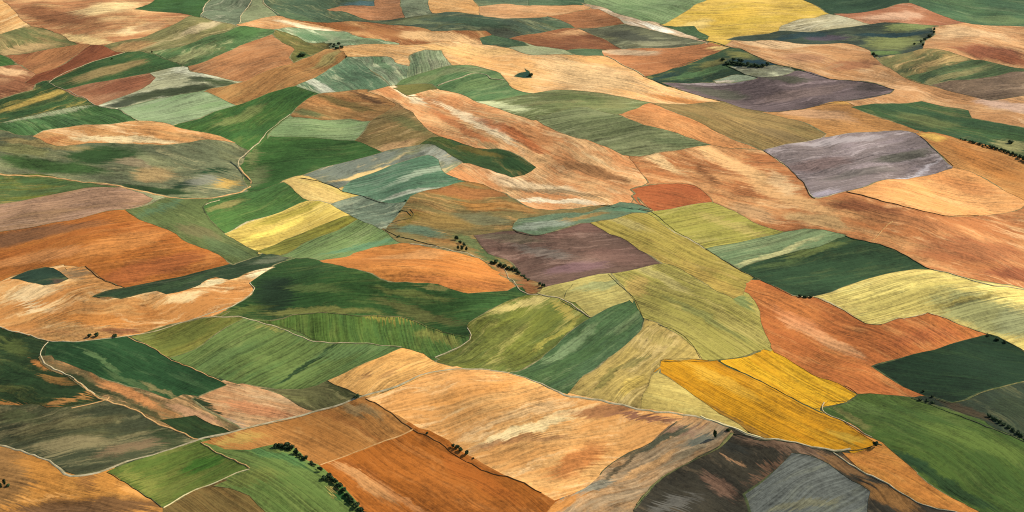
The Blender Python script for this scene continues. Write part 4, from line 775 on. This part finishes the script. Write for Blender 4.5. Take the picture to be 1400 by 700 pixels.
def grown(q, d):
    e = np.roll(q, -1, 0) - np.roll(q, 1, 0); e = e / (np.linalg.norm(e, axis=1, keepdims=True) + 1e-9)
    return q + np.stack([e[:, 1], -e[:, 0]], 1) * np.array([d, 2.2 * d])
verts, faces = [], []
NF = len(FIELDS)
for fk in range(2 * NF):
    f = FIELDS[fk % NF]
    q = smooth_poly(f['pts'], step=13.0 if fk >= NF else 26.0)
    if fk < NF:                    # a wider outline beneath, so that no slit is left between neighbours
        ar = np.sum(q[:, 0] * np.roll(q[:, 1], -1) - np.roll(q[:, 0], -1) * q[:, 1])
        q = grown(q if ar > 0 else q[::-1], 5.5)
    keep = [0]
    for i in range(1, len(q)):
        if np.linalg.norm(q[i] - q[keep[-1]]) > 1.0: keep.append(i)
    q = q[keep]
    area = 0.5 * np.sum(q[:, 0] * np.roll(q[:, 1], -1) - np.roll(q[:, 0], -1) * q[:, 1])
    if area < 0: q = q[::-1]
    s = len(verts)
    verts += [Vector((float(a), float(b))) for a, b in q]
    faces.append(list(range(s, s + len(q))))
GS = 15.0
ys = np.arange(930, 3330, GS); nb = len(verts)
for iy, yy in enumerate(ys):
    hw = 0.36 * yy + 150
    for xx in np.arange(-hw, hw, GS):
        verts.append(Vector((float(xx + (GS / 2 if iy % 2 else 0)), float(yy))))
cv, ce, cf, ov, oe, of = geometry.delaunay_2d_cdt(verts, [], faces, 0, 0.05)
cvn = np.array([(v.x, v.y) for v in cv])
tri = np.array([t for t in cf if len(t) == 3], dtype=int)
# the topmost outline that holds a triangle's middle owns it
mid = cvn[tri].mean(1); lab = np.full(len(tri), -1)
for fk, fc_ in enumerate(faces):
    q = np.array([(verts[i].x, verts[i].y) for i in fc_])
    cand = np.where((mid[:, 0] > q[:, 0].min()) & (mid[:, 0] < q[:, 0].max()) & (mid[:, 1] > q[:, 1].min()) & (mid[:, 1] < q[:, 1].max()))[0]
    if len(cand) == 0: continue
    px_, py_ = mid[cand, 0], mid[cand, 1]; odd = np.zeros(len(cand), bool)
    for i in range(len(q)):
        (x1, y1), (x2, y2) = q[i - 1], q[i]
        if y1 == y2: continue
        cr = ((y1 > py_) != (y2 > py_))
        odd ^= cr & (px_ < (x2 - x1) * (py_ - y1) / (y2 - y1) + x1)
    lab[cand[odd]] = fk % NF
cz = H(cvn[:, 0], cvn[:, 1]); cn = Hn(cvn[:, 0], cvn[:, 1])
# slivers left between two outlines join the field next to them
emap = {}
for ti, t in enumerate(tri):
    for k in range(3):
        a, b = int(t[k]), int(t[(k + 1) % 3])
        emap.setdefault((min(a, b), max(a, b)), []).append(ti)
def to_px(x, y, z):
    f = y * math.cos(PITCH) - (z - CAM_H) * math.sin(PITCH)
    u = y * math.sin(PITCH) + (z - CAM_H) * math.cos(PITCH)
    return W / 2 + FPX * x / f, HH / 2 - FPX * u / f
cen = cvn[tri].mean(1); cpx, cpy = to_px(cen[:, 0], cen[:, 1], H(cen[:, 0], cen[:, 1]))
inside = (cpx > -55) & (cpx < 1455) & (cpy > -35) & (cpy < 735)
for _ in range(60):
    todo = [i for i in np.where((lab < 0) & inside)[0]]
    if not todo: break
    new = {}
    for ti in todo:
        t = tri[ti]; best = None
        for k in range(3):
            a, b = int(t[k]), int(t[(k + 1) % 3])
            for o in emap[(min(a, b), max(a, b))]:
                if o != ti and lab[o] >= 0:
                    l = np.hypot(*(cvn[a] - cvn[b]))
                    if best is None or l > best[0]: best = (l, lab[o])
        if best: new[ti] = best[1]
    if not new: break
    for k, v in new.items(): lab[k] = v

def mesh_object(name, co, fc, mat, parent=None, normals=None, origin=None):
    me = bpy.data.meshes.new(name)
    co = np.asarray(co, float)
    if origin is not None: co = co - np.asarray(origin)
    me.from_pydata([tuple(c) for c in co], [], [tuple(int(i) for i in q) for q in fc])
    if mat: me.materials.append(mat)
    me.polygons.foreach_set('use_smooth', [True] * len(me.polygons))
    me.update()
    if normals is not None:
        me.normals_split_custom_set_from_vertices([tuple(n) for n in normals])
    o = bpy.data.objects.new(name, me); COL.objects.link(o)
    if parent is not None: o.parent = parent
    if origin is not None and parent is None: o.location = tuple(origin)
    return o

def vnoise(x, y, sc):
    return 0.5 + 0.25 * np.sin(x / sc + 2.1 * np.sin(y / sc * .7)) + 0.25 * np.sin(y / sc * 1.3 + 1.7 * np.sin(x / sc * .6))

RIM = set()
for (a, b), ts in emap.items():
    if len(ts) == 2 and lab[ts[0]] != lab[ts[1]]: RIM.add(a); RIM.add(b)
RIM = np.array(sorted(RIM))
EDGE = {'grass': simple_material('baulk_grass', '6a6c44', '94855a', 9.), 'pale': simple_material('baulk_straw', 'cdb68a', 'a8935f', 9.),
        'dark': simple_material('baulk_rough', '3a4a34', '616a42', 9.)}
NFIELD = {}
for fi, f in enumerate(FIELDS):
    idx = np.where(lab == fi)[0]
    if len(idx) == 0:
        print('EMPTY FIELD', fi, f['label']); continue
    t = tri[idx]; used, inv = np.unique(t, return_inverse=True); inv = inv.reshape(t.shape)
    P = np.array(f['pts'], float); inn = np.clip(P, [0, 0], [W, HH]); cx, cy = inn.mean(0)
    co = np.stack([cvn[used, 0], cvn[used, 1], cz[used]], 1)
    org = co.mean(0); org[2] = co[:, 2].min()
    mat = field_material(f['name'] + '_surface', f['A'], f['B'], f['C'], f['ang'], f['style'], f['spots'], cx, cy, fi + 1)
    o = mesh_object(f['name'], co, inv, mat, normals=cn[used], origin=org)
    rim = np.isin(used, RIM)
    at = o.data.attributes.new('headland', 'FLOAT', 'POINT'); at.data.foreach_set('value', rim.astype(np.float32))
    o['label'] = f['label']; o['category'] = f['cat']; o['kind'] = 'thing'
    if f.get('group'): o['group'] = f['group']
    # its uneven baulk: a low rim of grass along the outline it shows
    if f['edge'] != 'none':
        segs = []
        for ti in idx:
            tt = tri[ti]
            for k in range(3):
                a, b = int(tt[k]), int(tt[(k + 1) % 3])
                ns = [q for q in emap[(min(a, b), max(a, b))] if q != ti]
                if ns and 0 <= lab[ns[0]] < fi: segs.append((a, b))
        if segs:
            acc = {}
            for a, b in segs:
                d = cvn[b] - cvn[a]; d = d / (np.linalg.norm(d) + 1e-9); p = np.array([-d[1], d[0]])
                acc[a] = acc.get(a, 0) + p; acc[b] = acc.get(b, 0) + p
            ids = list(acc); pos = {v: i for i, v in enumerate(ids)}
            pc = np.array([cvn[v] for v in ids]); pn = np.array([acc[v] for v in ids])
            pn = pn / (np.linalg.norm(pn, axis=1, keepdims=True) + 1e-6)
            w = 1.7 * np.clip(vnoise(pc[:, 0] + 37 * fi, pc[:, 1], 33.) * 3.0 - 1.45, .0, 1.5) + .06
            w = w * np.where(np.isnan(w), 0, 1)
            rows = []
            for off, dz in ((-.5, -.12), (0., .3), (.5, -.12)):
                q = pc + pn * (w * off)[:, None] * 1.6
                rows.append(np.stack([q[:, 0], q[:, 1], H(q[:, 0], q[:, 1]) + dz], 1))
            n = len(ids); vv = np.concatenate(rows); fc = []
            for a, b in segs:
                i, j = pos[a], pos[b]
                fc.append((i, j, n + j, n + i)); fc.append((n + i, n + j, 2 * n + j, 2 * n + i))
            mesh_object('grass_baulk', vv, fc, EDGE[f['edge']], parent=o, origin=org)

# ------------------------------------------------------------------ the wider land beneath and beyond
def land_material():
    m = bpy.data.materials.new('open_land'); m.use_nodes = True
    nt = m.node_tree; bs = nt.nodes['Principled BSDF']
    pos = N(nt, 'ShaderNodeNewGeometry').outputs['Position']
    wv = vmath(nt, 'SUBTRACT', noise(nt, vmath(nt, 'SCALE', pos, scale=1 / 260.), 3, color=True), (.5, .5, .5))
    p = vmath(nt, 'ADD', pos, vmath(nt, 'SCALE', wv, scale=170.))
    p = vmath(nt, 'MULTIPLY', p, (1 / 190., 1 / 260., 0.))
    vo = N(nt, 'ShaderNodeTexVoronoi'); vo.inputs['Scale'].default_value = 1.0; nt.links.new(p, vo.inputs['Vector'])
    sep = N(nt, 'ShaderNodeSeparateColor'); nt.links.new(vo.outputs['Color'], sep.inputs[0])
    cr = N(nt, 'ShaderNodeValToRGB'); cr.color_ramp.interpolation = 'CONSTANT'
    cols = ['c99058', '5a7340', 'b4763f', '35573a', 'd8ab6c', '8c8a4e', '9a5f38', 'a89a5a']
    el = cr.color_ramp.elements
    for i, c in enumerate(cols):
        e = el[i] if i < 2 else el.new(i / len(cols))
        e.position = i / len(cols); e.color = alb(c)
    nt.links.new(sep.outputs[0], cr.inputs[0])
    st = noise(nt, vmath(nt, 'MULTIPLY', vmath(nt, 'ADD', pos, vmath(nt, 'SCALE', wv, scale=60.)), (1 / 90., 1 / 9., 0.)), 5, .65)
    gain = math_node(nt, 'ADD', .7, math_node(nt, 'MULTIPLY', st, .6))
    nt.links.new(vmath(nt, 'SCALE', cr.outputs[0], scale=gain), bs.inputs['Base Color'])
    bs.inputs['Roughness'].default_value = .95; bs.inputs['Specular IOR Level'].default_value = .08
    return m
gx = np.concatenate([np.arange(-9000, -2000, 250), np.arange(-2000, 2000, 32), np.arange(2000, 9001, 250)])
gy = np.concatenate([np.arange(-1500, 600, 150), np.arange(600, 3700, 32), np.arange(3700, 14000, 300)])
XX, YY = np.meshgrid(gx, gy); ZZ = H(XX, YY) - 7.0
nx = len(gx)
gv = np.stack([XX.ravel(), YY.ravel(), ZZ.ravel()], 1)
gf = [(r * nx + c, r * nx + c + 1, (r + 1) * nx + c + 1, (r + 1) * nx + c) for r in range(len(gy) - 1) for c in range(nx - 1)]
land = mesh_object('terrain', gv, gf, land_material()); land['kind'] = 'structure'

# ------------------------------------------------------------------ tracks, ditches and shadow strips
LINE_MAT = {'path': simple_material('track_gravel', 'cfb88e', 'a98f68', 7.), 'road': simple_material('track_stone', 'bda985', '94835f', 9.),
            'earth': simple_material('track_earth', 'd6a66c', 'b9854f', 8.), 'ditch': simple_material('ditch_growth_shadow', '33402f', '6a6f48', 9.),
            'stream': simple_material('stream_bank', '22312e', '3c4a40', 8.),
            'furrow': simple_material('furrow_soil', '6e4a2c', '8c6238', 6.), 'verge': simple_material('verge_grass', '5a6b3a', '86804a', 7.),
            'straw': simple_material('headland_straw', 'e2cd96', 'c8ad74', 7.)}
def ribbon(kind, pts, width, k, label=None):
    q = smooth_poly(pts, closed=False, step=7.0)
    d = np.gradient(q, axis=0); d = d / (np.linalg.norm(d, axis=1, keepdims=True) + 1e-9)
    p = np.stack([-d[:, 1], d[:, 0]], 1)
    w = width * (.22 if kind == 'ditch' else .40 if kind == 'road' else .30) * (0.6 + 0.8 * vnoise(q[:, 0] + 11 * k, q[:, 1], 23.))
    if kind in ('ditch', 'verge', 'furrow'):
        w = w * np.clip(vnoise(q[:, 0], q[:, 1] + 31 * k, 29.) * 2.4 - .75, .0, 1.2) + .08
    lift = 0.22 + 0.008 * k
    rows = []
    prof = ((-.5, -.2), (-.36, lift), (.36, lift), (.5, -.2)) if kind != 'ditch' else ((-.5, -.2), (-.25, lift - .1), (.25, lift - .15), (.5, -.2))
    for off, dz in prof:
        r = q + p * (w * off)[:, None]
        rows.append(np.stack([r[:, 0], r[:, 1], H(r[:, 0], r[:, 1]) + dz], 1))
    n = len(q); vv = np.concatenate(rows)
    fc = [(r * n + i, r * n + i + 1, (r + 1) * n + i + 1, (r + 1) * n + i) for r in range(3) for i in range(n - 1)]
    nm = {'path': 'path', 'road': 'road', 'earth': 'path', 'ditch': 'ditch', 'stream': 'stream', 'furrow': 'furrow', 'verge': 'verge', 'straw': 'verge'}[kind]  # ditch also names the dark strips laid for cast shadows
    o = mesh_object(nm, vv, fc, LINE_MAT[kind]); o['kind'] = 'structure'
    return o
for k, (kind, width, pts) in enumerate(LINES):
    ribbon(kind, pts, width, k)

# ------------------------------------------------------------------ trees and shrubs
def leaf_material(name, c1, c2):
    m = simple_material(name, c1, c2, 1.6, .8)
    return m
LEAF = [leaf_material('leaf_evergreen', '1d3022', '45603a'), leaf_material('leaf_dark', '203629', '4a6640'), leaf_material('leaf_scrub', '24402f', '4c6a3e')]
BARK = simple_material('bark', '4a3a2a', '2e251c', .5)
def crown_mesh(seed, n, flat_=1.0):
    r = random.Random(seed); vs, fs = [], []
    lobes = [(r.uniform(-.28, .28), r.uniform(-.28, .28), r.uniform(.42, .78), r.uniform(.20, .32)) for _ in range(7)]
    lobes.append((0, 0, .55, .36))
    for _ in range(n):
        cx, cy, cz_, rr = r.choice(lobes)
        while True:
            d = Vector((r.uniform(-1, 1), r.uniform(-1, 1), r.uniform(-1, 1)))
            if 0.05 < d.length < 1: break
        d.normalize(); rad = rr * r.uniform(.55, 1.08)
        c = Vector((cx, cy, cz_)) + Vector((d.x, d.y, d.z * .85)) * rad
        nrm = (d + Vector((r.uniform(-.7, .7), r.uniform(-.7, .7), r.uniform(-.4, .9)))).normalized()
        a = nrm.orthogonal().normalized(); b = nrm.cross(a); s = r.uniform(.06, .125)
        th = r.uniform(0, 6.28); a, b = a * math.cos(th) + b * math.sin(th), b * math.cos(th) - a * math.sin(th)
        i = len(vs)
        vs += [tuple(c + a * s), tuple(c + b * s * .7), tuple(c - a * s), tuple(c - b * s * .7)]
        fs.append((i, i + 1, i + 2, i + 3))
    me = bpy.data.meshes.new('crown'); me.from_pydata(vs, [], fs); me.update()
    return me
def trunk_mesh(seed):
    r = random.Random(seed); bm = bmesh.new()
    def limb(p0, p1, r0, r1):
        d = (p1 - p0).normalized(); a = d.orthogonal().normalized(); b = d.cross(a)
        ra = [bm.verts.new(p0 + (a * math.cos(k * 1.2566) + b * math.sin(k * 1.2566)) * r0) for k in range(5)]
        rb = [bm.verts.new(p1 + (a * math.cos(k * 1.2566) + b * math.sin(k * 1.2566)) * r1) for k in range(5)]
        for k in range(5): bm.faces.new((ra[k], ra[(k + 1) % 5], rb[(k + 1) % 5], rb[k]))
    top = Vector((r.uniform(-.03, .03), r.uniform(-.03, .03), .42))
    limb(Vector((0, 0, -.04)), top, .05, .03)
    for k in range(4):
        th = k * 1.57 + r.uniform(-.4, .4)
        limb(top - Vector((0, 0, .02 * k)), Vector((.24 * math.cos(th), .24 * math.sin(th), r.uniform(.58, .75))), .022, .008)
    me = bpy.data.meshes.new('trunk'); bm.to_mesh(me); bm.free()
    me.materials.append(BARK)
    return me
CROWN = {}
for mi in range(3):
    for v in range(4):
        me = crown_mesh(100 * mi + v, 620); me.materials.append(LEAF[mi]); CROWN[(mi, v)] = me
TRUNK = [trunk_mesh(k) for k in range(3)]
_rt = random.Random(5)
def tree(x, y, hpx, wpx, name, label, group, mi=0):
    gx_, gy_ = ground([x], [y]); gx_, gy_ = float(gx_[0]), float(gy_[0]); gz = float(H(gx_, gy_))
    dist = math.sqrt(gx_**2 + gy_**2 + (gz - CAM_H)**2)
    h = hpx * dist / FPX / math.cos(PITCH) ; w = wpx * dist / FPX
    h = max(h * .85, w * .5); w = w * .74; h = h * .9
    e = bpy.data.objects.new(name, None); COL.objects.link(e)
    e.location = (gx_, gy_, gz); e.rotation_euler = (0, 0, _rt.uniform(0, 6.28)); e.empty_display_size = 1
    e['label'] = label; e['category'] = 'shrub' if name == 'shrub' else 'tree'
    if group: e['group'] = group
    t = bpy.data.objects.new('trunk', _rt.choice(TRUNK)); c = bpy.data.objects.new('crown', CROWN[(mi, _rt.randrange(4))])
    lo = 0.0
    for o in (t, c):
        COL.objects.link(o); o.parent = e
    t.scale = (w * .8, w * .8, h)
    if name == 'shrub':
        c.scale = (w * _rt.uniform(1.0, 1.5), w * _rt.uniform(.8, 1.1), h * 1.4); c.location = (0, 0, -.32 * h)
    else:
        c.scale = (w * _rt.uniform(.95, 1.45), w * _rt.uniform(.85, 1.2), h * _rt.uniform(1.05, 1.3)); c.location = (0, 0, -.10 * h)
for (group, label, name, mi, items) in TREES:
    items = list(items)
    if name == 'hedgerow_tree':      # scrubby growth closes the hedge between its trees
        rr = random.Random(9)
        for (x0, y0, h0, w0), (x1, y1, h1, w1) in zip(items[:-1], items[1:]):
            if abs(x1 - x0) < 11:
                f_ = rr.uniform(.35, .65)
                items.append((x0 + (x1 - x0) * f_, y0 + (y1 - y0) * f_ + .6, rr.uniform(.5, .85) * (h0 + h1) / 2, rr.uniform(.6, .95) * (w0 + w1) / 2))
    for (x, y, hp, wp) in items:
        tree(x, y, hp, wp, name, label, group if len(items) > 1 else None, mi)

# ------------------------------------------------------------------ light, sky, camera
w = bpy.data.worlds.new('World'); scene.world = w; w.use_nodes = True
nt = w.node_tree; bg = nt.nodes['Background']
sky = nt.nodes.new('ShaderNodeTexSky'); sky.sky_type = 'NISHITA'; sky.sun_disc = False
sky.sun_elevation = SUN_EL; sky.sun_rotation = SUN_AZ
nt.links.new(sky.outputs[0], bg.inputs['Color']); bg.inputs['Strength'].default_value = 0.10
sd = bpy.data.lights.new('sun', 'SUN'); sd.energy = 4.2; sd.angle = math.radians(.5); sd.color = (1., .935, .82)
so = bpy.data.objects.new('sun', sd); COL.objects.link(so)
to_sun = Vector((math.sin(SUN_AZ) * math.cos(SUN_EL), math.cos(SUN_AZ) * math.cos(SUN_EL), math.sin(SUN_EL)))
so.rotation_euler = to_sun.to_track_quat('Z', 'Y').to_euler(); so.location = (0, 2000, 1500)
cd = bpy.data.cameras.new('camera'); co_ = bpy.data.objects.new('camera', cd); COL.objects.link(co_)
co_.location = (0, 0, CAM_H); co_.rotation_euler = (math.pi / 2 - PITCH, 0, 0)
cd.sensor_fit = 'HORIZONTAL'; cd.angle = 2 * math.atan(W / 2 / FPX); cd.clip_end = 30000; cd.clip_start = 1.0
scene.camera = co_
vs = scene.view_settings; vs.view_transform = 'Standard'; vs.look = 'None'; vs.gamma = 1.0; vs.use_curve_mapping = False
vs.exposure = EXPO
scene.cycles.use_denoising = False
scene.cycles.filter_width = 1.1
